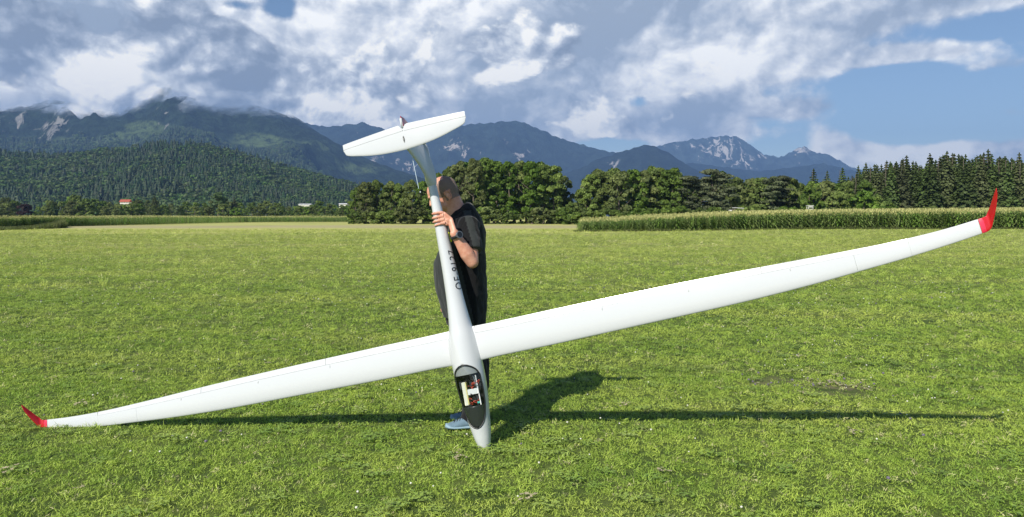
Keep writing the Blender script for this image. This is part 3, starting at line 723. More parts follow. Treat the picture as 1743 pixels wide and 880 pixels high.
# ------------------------------------------------------------------ far buildings and the hunting stand
m_wall = simple('rendered_wall', (.72, .70, .66), .8); m_roofr = simple('red_roof_tiles', (.42, .10, .06), .8, .25, 2)
m_roofw = simple('pale_sheet_roof', (.70, .70, .70), .5); m_dark = simple('dark_window', (.03, .03, .035), .3); m_wood = simple('weathered_wood', (.30, .25, .19), .85, .3, 3)
m_white = simple('white_board', (.72, .70, .66), .7)
def house(name, label, px, D, top_py, wd, dp, wallh, roofh, wallm, roofm, rz=0.):
    x, y = XY(px, D); ztop = EYE+(CY-top_py)/F_*D
    root = empty(name, (x, y, ztop-wallh-roofh)); root.rotation_euler.z = rz; tag(root, label, 'building')
    bm = bmesh.new(); box(bm, (0, 0, wallh/2-2), (wd, dp, wallh+4)); bm_obj('wall', bm, wallm, root)
    bm = bmesh.new(); v = [bm.verts.new(p) for p in ((-wd/2-.4, -dp/2-.5, wallh-.15), (wd/2+.4, -dp/2-.5, wallh-.15), (wd/2+.4, dp/2+.5, wallh-.15), (-wd/2-.4, dp/2+.5, wallh-.15), (-wd/2-.4, 0, wallh+roofh), (wd/2+.4, 0, wallh+roofh))]
    for f in ((0, 1, 5, 4), (2, 3, 4, 5), (0, 4, 3), (1, 2, 5), (0, 3, 2, 1)): bm.faces.new([v[i] for i in f])
    bm_obj('roof', bm, roofm, root)
    for k in range(3):
        bm = bmesh.new(); box(bm, (wd*(-.3+.3*k), -dp/2-.02, wallh*.62), (wd*.1, .1, wallh*.26)); bm_obj('window', bm, m_dark, root)
house('house', 'small house with a red roof showing between the hedge trees', 214, 480, 339.5, 5.5, 4, 1.0, 1.5, m_wall, m_roofr, .1)
house('house', 'long low white building between the hedge trees left of the grove', 520, 520, 346.8, 8, 6, .9, .5, m_wall, m_roofw)
house('house', 'white flat roofed building right at the left end of the grove', 585, 520, 346, 5.5, 5, .8, .5, m_wall, m_roofw)
if 0: house('house', 'tiny white gable high between the trees left of the red roof', 177, 480, 336.5, 2.0, 3, 1.6, .8, m_wall, m_roofw)

x, y = XY(1378.5, 150)
st = empty('hunting_stand', (x, y, 0)); tag(st, 'white box hunting stand on posts above the corn', 'hunting stand')
s = .50; zt = EYE+(CY-350)/F_*150; zb = zt-1.35
bm = bmesh.new()
for a, b2 in ((0, -.46), (0, .46)): box(bm, (0, b2, zb+.33), (.9, .05, .66))
for a in (-.46, .46): box(bm, (a, 0, zb+.33), (.05, .87, .66))
box(bm, (0, 0, zb+.02), (.9, .9, .04)); bm_obj('cabin', bm, m_white, st)
for sx_ in (-.44, .44):
    for sy_ in (-.44, .44):
        bm = bmesh.new(); box(bm, (sx_, sy_, zt/2-.02), (.09, .09, zt)); bm_obj('post', bm, m_white, st)
bm = bmesh.new(); box(bm, (0, 0, zt), (1.15, 1.2, .10)); bm_obj('roof', bm, m_white, st)
bm = bmesh.new(); box(bm, (0, -.46, zb+1.10), (.86, .05, .2)); bm_obj('window_board', bm, m_white, st)
for k in range(8):
    if k == 0:
        bm = bmesh.new(); box(bm, (0, -.62, .35), (.5, .05, .05)); r0 = bm_obj('rung', bm, m_wood, st)
    else: q = r0.copy(); COL.objects.link(q); q.parent = st; q.location.z = k*.34
x, y = XY(1256, 146)
sh = empty('field_shelter', (x, y, 0)); tag(sh, 'open shelter with a thin pale roof at the wood edge over the corn', 'shelter')
zt = EYE+(CY-354)/F_*146
bm = bmesh.new(); box(bm, (0, 0, zt), (1.9, 1.6, .09), Matrix.Rotation(.06, 3, 'Y')); bm_obj('roof', bm, m_roofw, sh)
for a in (-.8, .8):
    for b2 in (-.6, .6): bm = bmesh.new(); box(bm, (a, b2, zt/2), (.09, .09, zt-.1)); bm_obj('post', bm, m_wood, sh)
bm = bmesh.new(); box(bm, (-1.5, 0, zt-.55), (.5, .5, .35)); box(bm, (-1.5, 0, (zt-.7)/2), (.1, .1, zt-.7)); bm_obj('feeding_box', bm, m_white, sh)

# ------------------------------------------------------------------ the model glider
# its own axes: u = to its wingtip on the right of the picture, v = nose to tail, w = up out of the canopy
GM = Matrix(((.94990828, -.20658043, -.23451822), (-.207902, .14258724, -.96770121), (.23334744, .9679842, .09249632)))
GR = Vector((-.32195567, 4.89598558, .65741395))     # wing root
NOSE = Vector((0, -.70, -.035))
def GW(u, v, w_): return GR+GM @ Vector((u, v, w_))
glider = empty('model_glider'); glider.matrix_world = Matrix.Translation(GR+GM @ NOSE) @ GM.to_4x4()
tag(glider, 'large white model glider with red winglets stood on its nose, one wingtip in grass', 'model glider')
def gl(V): return [Vector(v)-NOSE for v in V]

def gelcoat(name, color, rough=.20):
    m, t = mat(name)
    g = t.node('ShaderNodeTexCoord').outputs['Object']
    nz = t.noise(g, 5, 5, .6); sm = t.noise(t.v('MULTIPLY', g, (1, 6, 1)), 14, 5, .7)
    c = t.mix(t.ramp(sm, .62, .80), color, tuple(x*.93 for x in color))
    p = principled(t, c, t.ramp(nz, .3, .7, rough*.8, rough*1.3)); p.inputs['Coat Weight'].default_value = .15; p.inputs['Coat Roughness'].default_value = .16
    b = t.node('ShaderNodeBump', {'Height': t.noise(g, 9, 3, .5), 'Strength': .05, 'Distance': .01}); t.l.new(b.outputs[0], p.inputs['Normal'])
    t.l.new(p.outputs[0], t.out.inputs[0]); return m
m_gel = gelcoat('white_gelcoat', (.60, .618, .63)); m_red = gelcoat('red_gelcoat', (.55, .012, .018), .2); m_pink = gelcoat('red_band', (.68, .03, .075), .25)
m_gap = simple('hinge_gap', (.28, .29, .29), .8)

def foil(x):   # half thickness of a laminar section, x along chord 0..1
    return 5*(.2969*math.sqrt(max(x, 0))-.126*x-.3516*x*x+.2843*x**3-.1036*x**4)
PLAN = smooth_table([(0, -.128, .108), (.08, -.123, .106), (.6, -.117, .104), (1.2, -.107, .100), (1.85, -.094, .090), (2.30, -.070, .077), (2.46, -.057, .073), (2.72, -.035, .070), (2.95, -.008, .079), (3.104, .014, .094)], 90)
DIH = smooth_table([(0, 0), (.6, .017), (1.2, .035), (1.85, .072), (2.46, .115), (2.75, .160), (3.104, .259)], 90)
HNG = [(0, .046), (1.0, .044), (1.9, .040), (2.46, .031), (2.74, .024)]
def wing_piece(name, u0, u1, x0, x1, sgn, material, parent, n=24, thick=1.0, gap0=0., gap1=0.):
    """a spanwise piece of the wing between the chord fractions (or hinge line 'h') x0 and x1"""
    V = []; Fc = []; m = 15
    us = np.linspace(u0, u1, n)
    for u in us:
        le, te = lerp_table(PLAN, u); c = te-le; wz = lerp_table(DIH, u); dw = (lerp_table(DIH, u+.01)-lerp_table(DIH, u-.01))/.02 if u > .02 else 0
        hx = 1-lerp_table(HNG, u)/c
        a = (hx+gap0) if x0 == 'h' else x0; b = (hx-gap1) if x1 == 'h' else x1
        th = .118*thick*(1.0 if u > .1 else 1.0)
        q = [a+(b-a)*(1-math.cos(math.pi*k/(m-1)))/2 for k in range(m)]
        up = [(x, foil(x)*th*1.15+.012*4*x*(1-x)+.0006) for x in q]; lo = [(x, -foil(x)*th*.75+.012*4*x*(1-x)-.0006) for x in reversed(q)]
        nrm = Vector((-dw*1, 0, 1)).normalized()
        for x, z in up+lo:
            if x0 == 'h': z -= (x-hx)*.125       # flaps set slightly down
            V.append((sgn*(u+nrm.x*z*c), le+x*c, wz+nrm.z*z*c))
    K = 2*m
    for i in range(n-1):
        for k in range(K):
            f = (i*K+k, i*K+(k+1) % K, (i+1)*K+(k+1) % K, (i+1)*K+k); Fc.append(f if sgn > 0 else f[::-1])
    f = tuple(range(K)); e = tuple((n-1)*K+k for k in range(K)); Fc += [f[::-1] if sgn > 0 else f, e if sgn > 0 else e[::-1]]
    o = me_obj(name, gl(V), Fc, material, parent, smooth=True)
    o.data.set_sharp_from_angle(angle=math.radians(40)); return o
WLT = smooth_table([(0, 3.106, .2595, .014, .0955), (.10, 3.126, .260, .022, .099), (.2, 3.138, .2645, .036, .118), (.35, 3.147, .281, .066, .138), (.6, 3.160, .309, .112, .175), (.85, 3.171, .340, .167, .211), (.96, 3.176, .355, .200, .227), (1.0, 3.1775, .361, .222, .2315)], 40)
for sgn in (1, -1):
    lab = 'wing on the right of the picture, raised high above the meadow' if sgn > 0 else 'wing on the left of the picture with its tip lying in the grass'
    wg = wing_piece('wing', 0, 2.4545, 0, 'h', sgn, m_gel, glider, 60); tag(wg, lab)
    wing_piece('wing_root', 0, .100, 'h', 1, sgn, m_gel, wg, 4, gap0=-.002)
    wing_piece('flap', .1025, .984, 'h', 1, sgn, m_gel, wg, 20, gap0=.007)
    wing_piece('flap', .987, 1.940, 'h', 1, sgn, m_gel, wg, 20, gap0=.007)
    wing_piece('aileron', 1.943, 2.742, 'h', 1, sgn, m_gel, wg, 20, gap0=.007)
    wing_piece('outer_panel', 2.4555, 2.7435, 0, 'h', sgn, m_gel, wg, 14)
    wing_piece('wing_tip', 2.7440, 3.085, 0, 1, sgn, m_gel, wg, 20)
    wing_piece('red_band', 3.087, 3.108, 0, 1, sgn, m_pink, wg, 4, thick=1.03)
    wing_piece('hinge_line', .10, 2.74, 'h', .93, sgn, m_gap, wg, 40, thick=.55, gap0=-.03)
    for u_, L_ in ((.955, .024), (1.50, .020), (2.10, .018)):      # little fairings over the control horns
        le, te = lerp_table(PLAN, u_); c_ = te-le; x_ = .72; z_ = (foil(x_)*.118*1.15+.012*4*x_*(1-x_))*c_+lerp_table(DIH, u_)
        bm = bmesh.new(); ellipsoid(bm, Vector((sgn*u_, le+x_*c_, z_))-NOSE, (.0035, L_/2, .0042), None, 12, 8)
        bm_obj('horn_fairing', bm, m_gel, wg, True)
    # winglet: leaves the tip, turns up and sweeps back
    V = []; Fc = []; n = 22; m = 13
    for i in range(n):
        s = i/(n-1)
        u, wz, le, te = lerp_table(WLT, s)
        c = te-le; ang = math.radians(8+66*min(1, s*3.2)); nr = (-math.sin(ang), math.cos(ang))
        q = [(1-math.cos(math.pi*k/(m-1)))/2 for k in range(m)]
        for x, z in [(x, foil(x)*.11+.0008) for x in q]+[(x, -foil(x)*.09-.0008) for x in reversed(q)]:
            V.append((sgn*(u+nr[0]*z*c), le+x*c, wz+nr[1]*z*c))
    K = 2*m
    for i in range(n-1):
        for k in range(K):
            f = (i*K+k, i*K+(k+1) % K, (i+1)*K+(k+1) % K, (i+1)*K+k); Fc.append(f if sgn > 0 else f[::-1])
    f = tuple(range(K)); e = tuple((n-1)*K+k for k in range(K)); Fc += [f[::-1] if sgn > 0 else f, e if sgn > 0 else e[::-1]]
    tag(me_obj('winglet', gl(V), Fc, m_red, wg, smooth=True), 'red winglet')

# fuselage: v, half width, half height, centre height
FUS = smooth_table([(-.705, .012, .012, -.022), (-.700, .022, .022, -.022), (-.68, .033, .034, -.021), (-.64, .045, .047, -.020), (-.56, .062, .064, -.020), (-.476, .074, .078, -.018), (-.36, .088, .092, -.015), (-.262, .096, .101, -.012), (-.167, .099, .105, -.008),
    (-.06, .096, .102, -.008), (.05, .086, .094, -.012), (.133, .073, .082, -.018), (.264, .060, .066, -.022), (.46, .049, .052, -.024), (.758, .039, .041, -.020), (1.078, .0262, .028, -.012), (1.25, .022, .026, -.008), (1.385, .017, .020, -.004), (1.41, .009, .010, -.003)], 230)
def fus(v): return lerp_table(FUS, v)
CAN = [(-.008, -.127), (-.049, -.139), (-.076, -.179), (-.078, -.264), (-.064, -.408), (-.046, -.478), (-.004, -.538), (.043, -.512), (.066, -.470), (.084, -.368), (.090, -.235), (.062, -.160), (.03, -.133)]
# symmetric outline, since the opening is symmetric about the keel line: half width by station
CANW = smooth_table([(-.540, .003), (-.536, .016), (-.528, .028), (-.512, .042), (-.480, .057), (-.42, .071), (-.34, .081), (-.25, .0845), (-.19, .081), (-.16, .066), (-.140, .042), (-.130, .020), (-.126, .003)], 120)
def in_can(u, v, pad=0.):
    return -.540-pad < v < -.126+pad and abs(u) < lerp_table(CANW, min(max(v, -.54), -.126))+pad
SEG = 72
V = []; Fc = []
for row in FUS:
    v, a, b, c = row
    for k in range(SEG):
        q = 2*math.pi*k/SEG; bb = b*(1.0 if math.sin(q) > 0 else 1.0)
        # a faired shoulder carries the wing roots
        fr = math.exp(-((v+.01)/.105)**4)*math.exp(-((math.sin(q)-.10)/.26)**2)*.012
        V.append(((a+fr)*math.cos(q), v, c+bb*math.sin(q)))
n = len(FUS)
for i in range(n-1):
    for k in range(SEG):
        ids = (i*SEG+k, (i+1)*SEG+k, (i+1)*SEG+(k+1) % SEG, i*SEG+(k+1) % SEG)
        cu = sum(V[j][0] for j in ids)/4; cv = sum(V[j][1] for j in ids)/4; cw = sum(V[j][2] for j in ids)/4
        if cw > fus(cv)[2] and in_can(cu, cv): continue
        Fc.append(ids)
Fc.append(tuple(range(SEG))); Fc.append(tuple(reversed(range((n-1)*SEG, n*SEG))))
m_gelf, t = mat('fuselage_gelcoat')    # the boom is the same white all the way to its end
g = t.node('ShaderNodeTexCoord').outputs['Object']; s = t.node('ShaderNodeSeparateXYZ', {0: g}).outputs
c = t.mix(t.m('GREATER_THAN', s[1], 1.783), (.60, .618, .63), (.60, .618, .63))
p = principled(t, c, .15); p.inputs['Coat Weight'].default_value = .6; p.inputs['Coat Roughness'].default_value = .04; t.l.new(p.outputs[0], t.out.inputs[0])
fo = me_obj('fuselage', gl(V), Fc, m_gelf, glider, smooth=True)
sol = fo.modifiers.new('shell', 'SOLIDIFY'); sol.thickness = .0025; sol.offset = 1
def surf(u, v, up=0.):
    a, b, c = fus(v); q = max(-.999, min(.999, u/a)); return Vector((u, v, c+(b+up)*math.sqrt(1-q*q)))
# nose seam and skid lines
bm = bmesh.new()
for sg in (-1, 1):
    for q0 in (.45,):
        pts = [Vector(((fus(v)[0]+.0006)*math.cos(q0)*sg, v, fus(v)[2]+(fus(v)[1]+.0006)*math.sin(q0)*.2-.0)) for v in np.linspace(-.69, -.60, 8)]
        tube(bm, gl(pts), .0022, 6)
bm_obj('nose_slot', bm, simple('slot_black', (.02, .02, .02), .5), glider)

m_frame = simple('black_carbon_frame', (.018, .019, .020), .35); m_inner = simple('cockpit_black', (.012, .012, .013), .8)
m_panel = simple('charcoal_cockpit_cover', (.030, .033, .034), .28); m_cover2 = simple('grey_cockpit_shelf', (.30, .31, .30), .45)
m_glass, t = mat('canopy_glass')
gb = t.node('ShaderNodeBsdfGlossy', {'Color': (.9, .95, 1, 1), 'Roughness': .03}); tr = t.node('ShaderNodeBsdfTransparent', {'Color': (.90, .93, .94, 1)})
fr = t.m('ADD', .04, t.m('MULTIPLY', t.m('POWER', t.node('ShaderNodeLayerWeight', {0: .5}).outputs['Facing'], 4), .5)); mx = t.node('ShaderNodeMixShader', {0: fr, 1: tr.outputs[0], 2: gb.outputs[0]}); t.l.new(mx.outputs[0], t.out.inputs[0])

canopy = None
vs_ = [r[0] for r in CANW]
def loop_pts(up, pad=0.0, n=60):
    A_ = [(r[1]+pad, r[0]) for r in CANW]; pts = [(u, v) for u, v in A_]+[(-u, v) for u, v in reversed(A_)]
    return [surf(u, v, up) for u, v in pts]
# rim
bm = bmesh.new(); pts = gl(loop_pts(.002)); pts.append(pts[0].copy()); pts.append(pts[1].copy())
tube(bm, pts, .0050, 8); frame = bm_obj('canopy_frame', bm, m_frame, glider, smooth=True)
def patch(name, v0, v1, up, inset, material, parent, nv=26, nu=21, cut=1.0, bulge=0.0):
    V = []; Fc = []
    for i in range(nv):
        v = v0+(v1-v0)*i/(nv-1); hw = max(.001, lerp_table(CANW, v)-inset)*cut
        for k in range(nu):
            u = hw*(2*k/(nu-1)-1); V.append(surf(u, v, up+bulge*(1-(2*k/(nu-1)-1)**2)))
    for i in range(nv-1):
        for k in range(nu-1): Fc.append((i*nu+k, i*nu+k+1, (i+1)*nu+k+1, (i+1)*nu+k))
    return me_obj(name, gl(V), Fc, material, parent, smooth=True)
patch('canopy_glass', -.538, -.128, .004, 0, m_glass, glider, 40, 25, 1, .006)
pf = patch('front_cover', -.532, -.398, -.006, .003, m_panel, glider)
so = pf.modifiers.new('t', 'SOLIDIFY'); so.thickness = .003
pb = patch('rear_cover', -.192, -.131, -.005, .003, m_cover2, glider)
so = pb.modifiers.new('t', 'SOLIDIFY'); so.thickness = .003
# tub: dark floor and walls under the open middle
V = []; Fc = []; nv = 20; nu = 14
for i in range(nv):
    v = -.535+(.535-.13)*i/(nv-1); a, b, c = fus(v); hw = max(.002, lerp_table(CANW, v)-.004)
    for k in range(nu):
        q = math.pi*k/(nu-1); V.append((hw*math.cos(q), v, surf(hw, v)[2]-.002-.055*min(1, math.sin(q)*2.2)))
for i in range(nv-1):
    for k in range(nu-1): Fc.append((i*nu+k, i*nu+k+1, (i+1)*nu+k+1, (i+1)*nu+k))
me_obj('cockpit_tub', gl(V), Fc, m_inner, glider, smooth=True)
m_cream = simple('cream_plastic', (.74, .72, .58), .4); m_plate = simple('white_plate', (.72, .72, .70), .5)
m_wred = simple('red_wire', (.50, .06, .03), .4); m_wblk = simple('black_wire', (.02, .02, .02), .4); m_servo = simple('servo_black', (.03, .03, .035), .35)
m_teal = simple('teal_plug', (.06, .50, .42), .4); m_steel = simple('steel_rod', (.62, .62, .60), .25, Metallic=.8)
def gbox(name, c, s, mt, parent=glider, bev=.002, rot=None):
    bm = bmesh.new(); box(bm, Vector(c)-NOSE, s, rot)
    bmesh.ops.bevel(bm, geom=bm.edges[:], offset=bev, segments=2, affect='EDGES')
    return bm_obj(name, bm, mt, parent)
top = lambda v: surf(0, v)[2]
Rz = Matrix.Rotation(-.02, 3, 'Z')
gbox('battery', (-.030, -.310, .054), (.026, .148, .040), m_cream, rot=Rz)
gbox('battery_strip', (-.016, -.310, .058), (.008, .140, .034), simple('yellow_band', (.70, .62, .25), .5), rot=Rz, bev=.001)
gbox('crossbar_plate', (.022, -.304, .068), (.082, .036, .006), m_plate, bev=.0015)
gbox('side_rail', (.060, -.300, .062), (.006, .190, .010), m_plate, bev=.001)
for (u, v, sx_, sy_) in ((.018, -.256, .022, .034), (.044, -.262, .018, .028), (.020, -.352, .020, .030), (.044, -.350, .020, .032)):
    gbox('servo', (u, v, .042), (sx_, sy_, .028), m_servo)
gbox('receiver', (-.058, -.255, .030), (.020, .050, .022), m_servo)
gbox('plug', (.046, -.378, .060), (.016, .012, .010), m_teal, bev=.001)
rw = random.Random(4)
for k in range(15):
    red = k % 2 == 0; bm = bmesh.new()
    u0 = rw.uniform(-.008, .05); v0 = rw.uniform(-.275, -.225) if k % 3 else rw.uniform(-.375, -.335)
    pts = [(u0, v0, .056)]
    for q in range(5): pts.append((pts[-1][0]+rw.uniform(-.018, .018), pts[-1][1]+rw.uniform(-.014, .014), .060+rw.uniform(-.006, .014)))
    P_ = smooth_table([(i, *p_) for i, p_ in enumerate(pts)], 22)
    tube(bm, gl([Vector(r[1:]) for r in P_]), .0022 if red else .0018, 6); bm_obj('wire', bm, m_wred if red else m_wblk, glider, smooth=True)
for pts in ([(.046, -.205, .074), (.052, -.25, .072), (.056, -.29, .070)], [(.058, -.215, .070), (.048, -.245, .074), (.060, -.275, .068)]):
    bm = bmesh.new(); tube(bm, gl([Vector(p_) for p_ in pts]), .0016, 6); bm_obj('push_rod', bm, m_steel, glider)
bm = bmesh.new()   # latch pin in front of the canopy's rear edge
tube(bm, gl([surf(.002, -.118, .001), surf(.002, -.090, .001)]), .0012, 6); bm_obj('canopy_latch', bm, m_frame, glider)
bm = bmesh.new(); tube(bm, gl([surf(-.084, -.262, .004), surf(-.088, -.245, .003), surf(-.086, -.232, .004)]), .0022, 6); bm_obj('frame_clip', bm, m_steel, glider)

# fin and rudder
FIN = smooth_table([(-.012, 1.060, 1.372), (.05, 1.118, 1.392), (.10, 1.160, 1.404), (.18, 1.212, 1.418), (.26, 1.250, 1.430), (.33, 1.278, 1.437), (.362, 1.288, 1.441)], 26)
def fin_part(name, f0, f1, material, th):
    V = []; Fc = []; m = 13; n = len(FIN)
    for i, (wz, le, hg) in enumerate(FIN):
        te = 1.398+(.112)*min(1, max(0, wz/.30))**.8
        c = te-le; x0, x1 = f0(le, hg, te), f1(le, hg, te)
        q = [x0+(x1-x0)*(1-math.cos(math.pi*k/(m-1)))/2 for k in range(m)]
        tt = th*(1+1.1*math.exp(-((wz+.012)/.045)**2))
        pr_ = [(v, foil((v-le)/c)*tt*c+.0008) for v in q]
        for v, z in pr_: V.append((z, v, wz))
        for v, z in reversed(pr_): V.append((-z, v, wz))
    K = 2*m
    for i in range(n-1):
        for k in range(K): Fc.append((i*K+k, i*K+(k+1) % K, (i+1)*K+(k+1) % K, (i+1)*K+k))
    Fc += [tuple(reversed(range(K))), tuple((n-1)*K+k for k in range(K))]
    o = me_obj(name, gl(V), Fc, material, glider, smooth=True); o.data.set_sharp_from_angle(angle=math.radians(50)); return o
m_fin = gelcoat('fin_gelcoat', (.62, .64, .64), .12)
fin_part('fin', lambda l, h, t_: l, lambda l, h, t_: h-.002, m_fin, .115)
fin_part('rudder', lambda l, h, t_: h+.001, lambda l, h, t_: t_, m_red, .115)
bm = bmesh.new()    # white rounded tail end under the rudder, and the pale front of the rudder in the elevator notch
tube(bm, gl([Vector((.002, 1.385, .004)), Vector((.002, 1.40, .006)), Vector((.002, 1.428, .010)), Vector((.002, 1.446, .012))]), [.016, .017, .012, .003], 14)
bm_obj('tail_cone', bm, m_gel, glider, smooth=True)
bm = bmesh.new(); box(bm, Vector((-.0015, 1.462, .362))-NOSE, (.014, .070, .016)); bmesh.ops.bevel(bm, geom=bm.edges[:], offset=.004, segments=3, affect='EDGES'); bm_obj('rudder_cap', bm, m_gel, glider, smooth=True)
bm = bmesh.new(); P_ = [Vector((0, 1.262, .285)), Vector((0, 1.15, .283)), Vector((0, 1.035, .280))]; tube(bm, gl(P_), [.0026, .0022, .0018], 8)
bm_obj('pitot_probe', bm, simple('pale_blue_probe', (.55, .66, .74), .25), glider)
bm = bmesh.new(); ellipsoid(bm, Vector((0.004, 1.012, .274))-NOSE, (.0045, .006, .0045)); bm_obj('probe_tip', bm, m_gel, glider, smooth=True)

# tailplane
TP = smooth_table([(0, 1.283, 1.452), (.10, 1.288, 1.446), (.20, 1.298, 1.440), (.262, 1.309, 1.436), (.33, 1.325, 1.431), (.385, 1.339, 1.427), (.405, 1.347, 1.425), (.418, 1.360, 1.424), (.426, 1.385, 1.4225)], 60)
def tp_piece(name, x0, x1, u0, u1, material, parent, sgn, cutf=None):
    V = []; Fc = []; m = 11; n = 30
    for i in range(n):
        u = u0+(u1-u0)*i/(n-1); le, te = lerp_table(TP, u)
        hv = te-.046+.010*u/.426; a = le if x0 == 0 else hv+.0012; b = te if x1 == 1 else hv-.0006
        if cutf: b = cutf(u, b)
        c = te-le; q = [a+(b-a)*(1-math.cos(math.pi*k/(m-1)))/2 for k in range(m)]
        up = [(v, foil((v-le)/c)*.085*c+.0007) for v in q]; lo = [(v, -z) for v, z in reversed(up)]
        for v, z in up+lo: V.append((sgn*u, v, .3673+z))
    K = 2*m
    for i in range(n-1):
        for k in range(K):
            f = (i*K+k, i*K+(k+1) % K, (i+1)*K+(k+1) % K, (i+1)*K+k); Fc.append(f if sgn > 0 else f[::-1])
    f = tuple(range(K)); e = tuple((n-1)*K+k for k in range(K)); Fc += [f[::-1] if sgn > 0 else f, e if sgn > 0 else e[::-1]]
    o = me_obj(name, gl(V), Fc, material, parent, smooth=True); o.data.set_sharp_from_angle(angle=math.radians(40)); return o
tp = tp_piece('tailplane', 0, 'h', 0, .426, m_gel, glider, 1)
tp_piece('tailplane_half', 0, 'h', 0, .426, m_gel, tp, -1)
for sg in (1, -1): tp_piece('elevator', 'h', 1, 0.004, .424, m_gel, tp, sg, cutf=lambda u, b: b-.040*max(0, 1-max(0, u-.002)/.020) if u < .022 else b)
bm = bmesh.new()
for k in range(9):
    q = 2*math.pi*k/9
tube(bm, [Vector((-.001, 1.330, .3785))-NOSE, Vector((-.001, 1.352, .3795))-NOSE, Vector((-.001, 1.372, .379))-NOSE], [(.002, .0015), (.0055, .0015), (.002, .0015)], 10, flat=(1, 0, 0))
bm_obj('mounting_slot', bm, simple('slot_grey', (.22, .22, .21), .5), glider)
for v in (1.362, 1.340): 
    bm = bmesh.new(); ellipsoid(bm, Vector((-.001, v, .3805))-NOSE, (.0035, .0035, .0015), None, 10, 6); bm_obj('bolt', bm, m_frame, glider)

# registration along the side of the boom, read upwards
cu = bpy.data.curves.new('reg', 'FONT'); cu.body = 'OE-9127'; cu.size = 1.0; cu.space_character = 1.15; cu.resolution_u = 3
tob = bpy.data.objects.new('reg', cu); COL.objects.link(tob); dg = bpy.context.evaluated_depsgraph_get(); dg.update()
tm = bpy.data.meshes.new_from_object(tob.evaluated_get(dg)); bpy.data.objects.remove(tob)
bm = bmesh.new(); bm.from_mesh(tm); bmesh.ops.subdivide_edges(bm, edges=[e for e in bm.edges if e.calc_length() > .08], cuts=3); bmesh.ops.triangulate(bm, faces=bm.faces[:])
xs_ = [v.co.x for v in bm.verts]; x0, x1 = min(xs_), max(xs_); ys_ = [v.co.y for v in bm.verts]; y1 = max(ys_)
for v in bm.verts:
    vv = .362+(v.co.x-x0)/(x1-x0)*.272; th = math.radians(-8+(v.co.y/y1)*62); a, b, c = fus(vv)
    v.co = Vector(((a+.0036)*math.cos(th), vv, c+(b+.0036)*math.sin(th)))-NOSE
bm_obj('registration', bm, simple('registration_black', (.015, .015, .018), .4), glider)

# ------------------------------------------------------------------ the man holding the glider's boom
man = empty('person', (-.38, 5.32, 0))
tag(man, 'bald man in black t-shirt and trousers holding the glider upright by its boom', 'person')
MO = Vector((-.38, 5.32, 0))
m_skin, t = mat('skin')
g = t.node('ShaderNodeTexCoord').outputs['Object']
c = t.mix(t.ramp(t.noise(g, 22, 5, .65), .35, .68), (.66, .30, .20), (.76, .40, .28))
c = t.mix(t.m('MULTIPLY', t.ramp(t.noise(g, 160, 3, .6), .58, .7), .3), c, (.42, .17, .11))
p = principled(t, c, .48); p.inputs['Subsurface Weight'].default_value = .08; p.inputs['Subsurface Radius'].default_value = (.012, .004, .002)
b = t.node('ShaderNodeBump', {'Height': t.noise(g, 240, 3, .6), 'Strength': .12, 'Distance': .002}); t.l.new(b.outputs[0], p.inputs['Normal'])
t.l.new(p.outputs[0], t.out.inputs[0])
def cloth(name, c0, sc=1.0):
    m, t = mat(name); g = t.node('ShaderNodeTexCoord').outputs['Object']
    c = t.mix(t.noise(g, 14, 5, .6), tuple(x*.8 for x in c0), tuple(x*1.25 for x in c0))
    p = principled(t, c, .85); p.inputs['Sheen Weight'].default_value = .15; p.inputs['Specular IOR Level'].default_value = .2
    b = t.node('ShaderNodeBump', {'Height': t.noise(g, 700, 2, .5), 'Strength': .15, 'Distance': .001})
    b2 = t.node('ShaderNodeBump', {'Height': t.noise(t.v('MULTIPLY', g, (1.6, 1.6, .55)), 11, 4, .55, .6), 'Strength': .45, 'Distance': .03, 'Normal': b.outputs[0]})
    t.l.new(b2.outputs[0], p.inputs['Normal']); t.l.new(p.outputs[0], t.out.inputs[0]); return m
m_shirt = cloth('black_jersey', (.0055, .0055, .0065)); m_mesh = cloth('charcoal_jersey', (.030, .034, .033)); m_yel = cloth('yellow_print', (.62, .60, .02)); m_trs = cloth('black_trousers', (.009, .009, .011))
def ml(p): return Vector(p)-MO
def limbm(bm, pts, rad, **k): limb(bm, [ml(p) for p in pts], rad, **k)

# --- body (one continuous skin surface): head, neck, trunk, both arms, both hands, legs
HC = Vector((-.4925, 5.30, 1.683)); TL_ = math.radians(27); YW = math.radians(-6)
HM = Matrix.Rotation(YW, 3, 'Z') @ Matrix(((-math.cos(TL_), 0, -math.sin(TL_)), (0, -1, 0), (-math.sin(TL_), 0, math.cos(TL_))))
# columns: x = forward (towards picture left, bowed), y = lateral (towards camera), z = up
def hp(x, y, z): return ml(HC+HM @ Vector((x, y, z)))
bm = bmesh.new()
def he(c, r): ellipsoid(bm, hp(*c), r, HM, 28, 18)
he((.001, 0, .022), (.112, .080, .088)); he((-.030, 0, -.005), (.080, .074, .080)); he((.040, 0, -.035), (.062, .062, .085))
he((.030, 0, -.092), (.062, .056, .040)); he((.072, 0, -.112), (.024, .026, .020)); he((.050, .038, -.055), (.036, .022, .034)); he((.050, -.038, -.055), (.036, .022, .034))
limb(bm, [hp(.094, -.040, .004), hp(.104, -.018, .008), hp(.104, .018, .008), hp(.094, .040, .004)], [.010, .013, .013, .010], n=10)
limb(bm, [hp(.098, 0, .004), hp(.112, 0, -.020), hp(.122, 0, -.044)], [.009, .010, .012], n=10)
he((.110, .011, -.046), (.011, .008, .008)); he((.110, -.011, -.046), (.011, .008, .008))
limb(bm, [hp(.092, -.024, -.077), hp(.102, 0, -.074), hp(.092, .024, -.077)], [.006, .008, .006], n=8)
limb(bm, [hp(.090, -.020, -.089), hp(.099, 0, -.088), hp(.090, .020, -.089)], [.007, .009, .007], n=8)
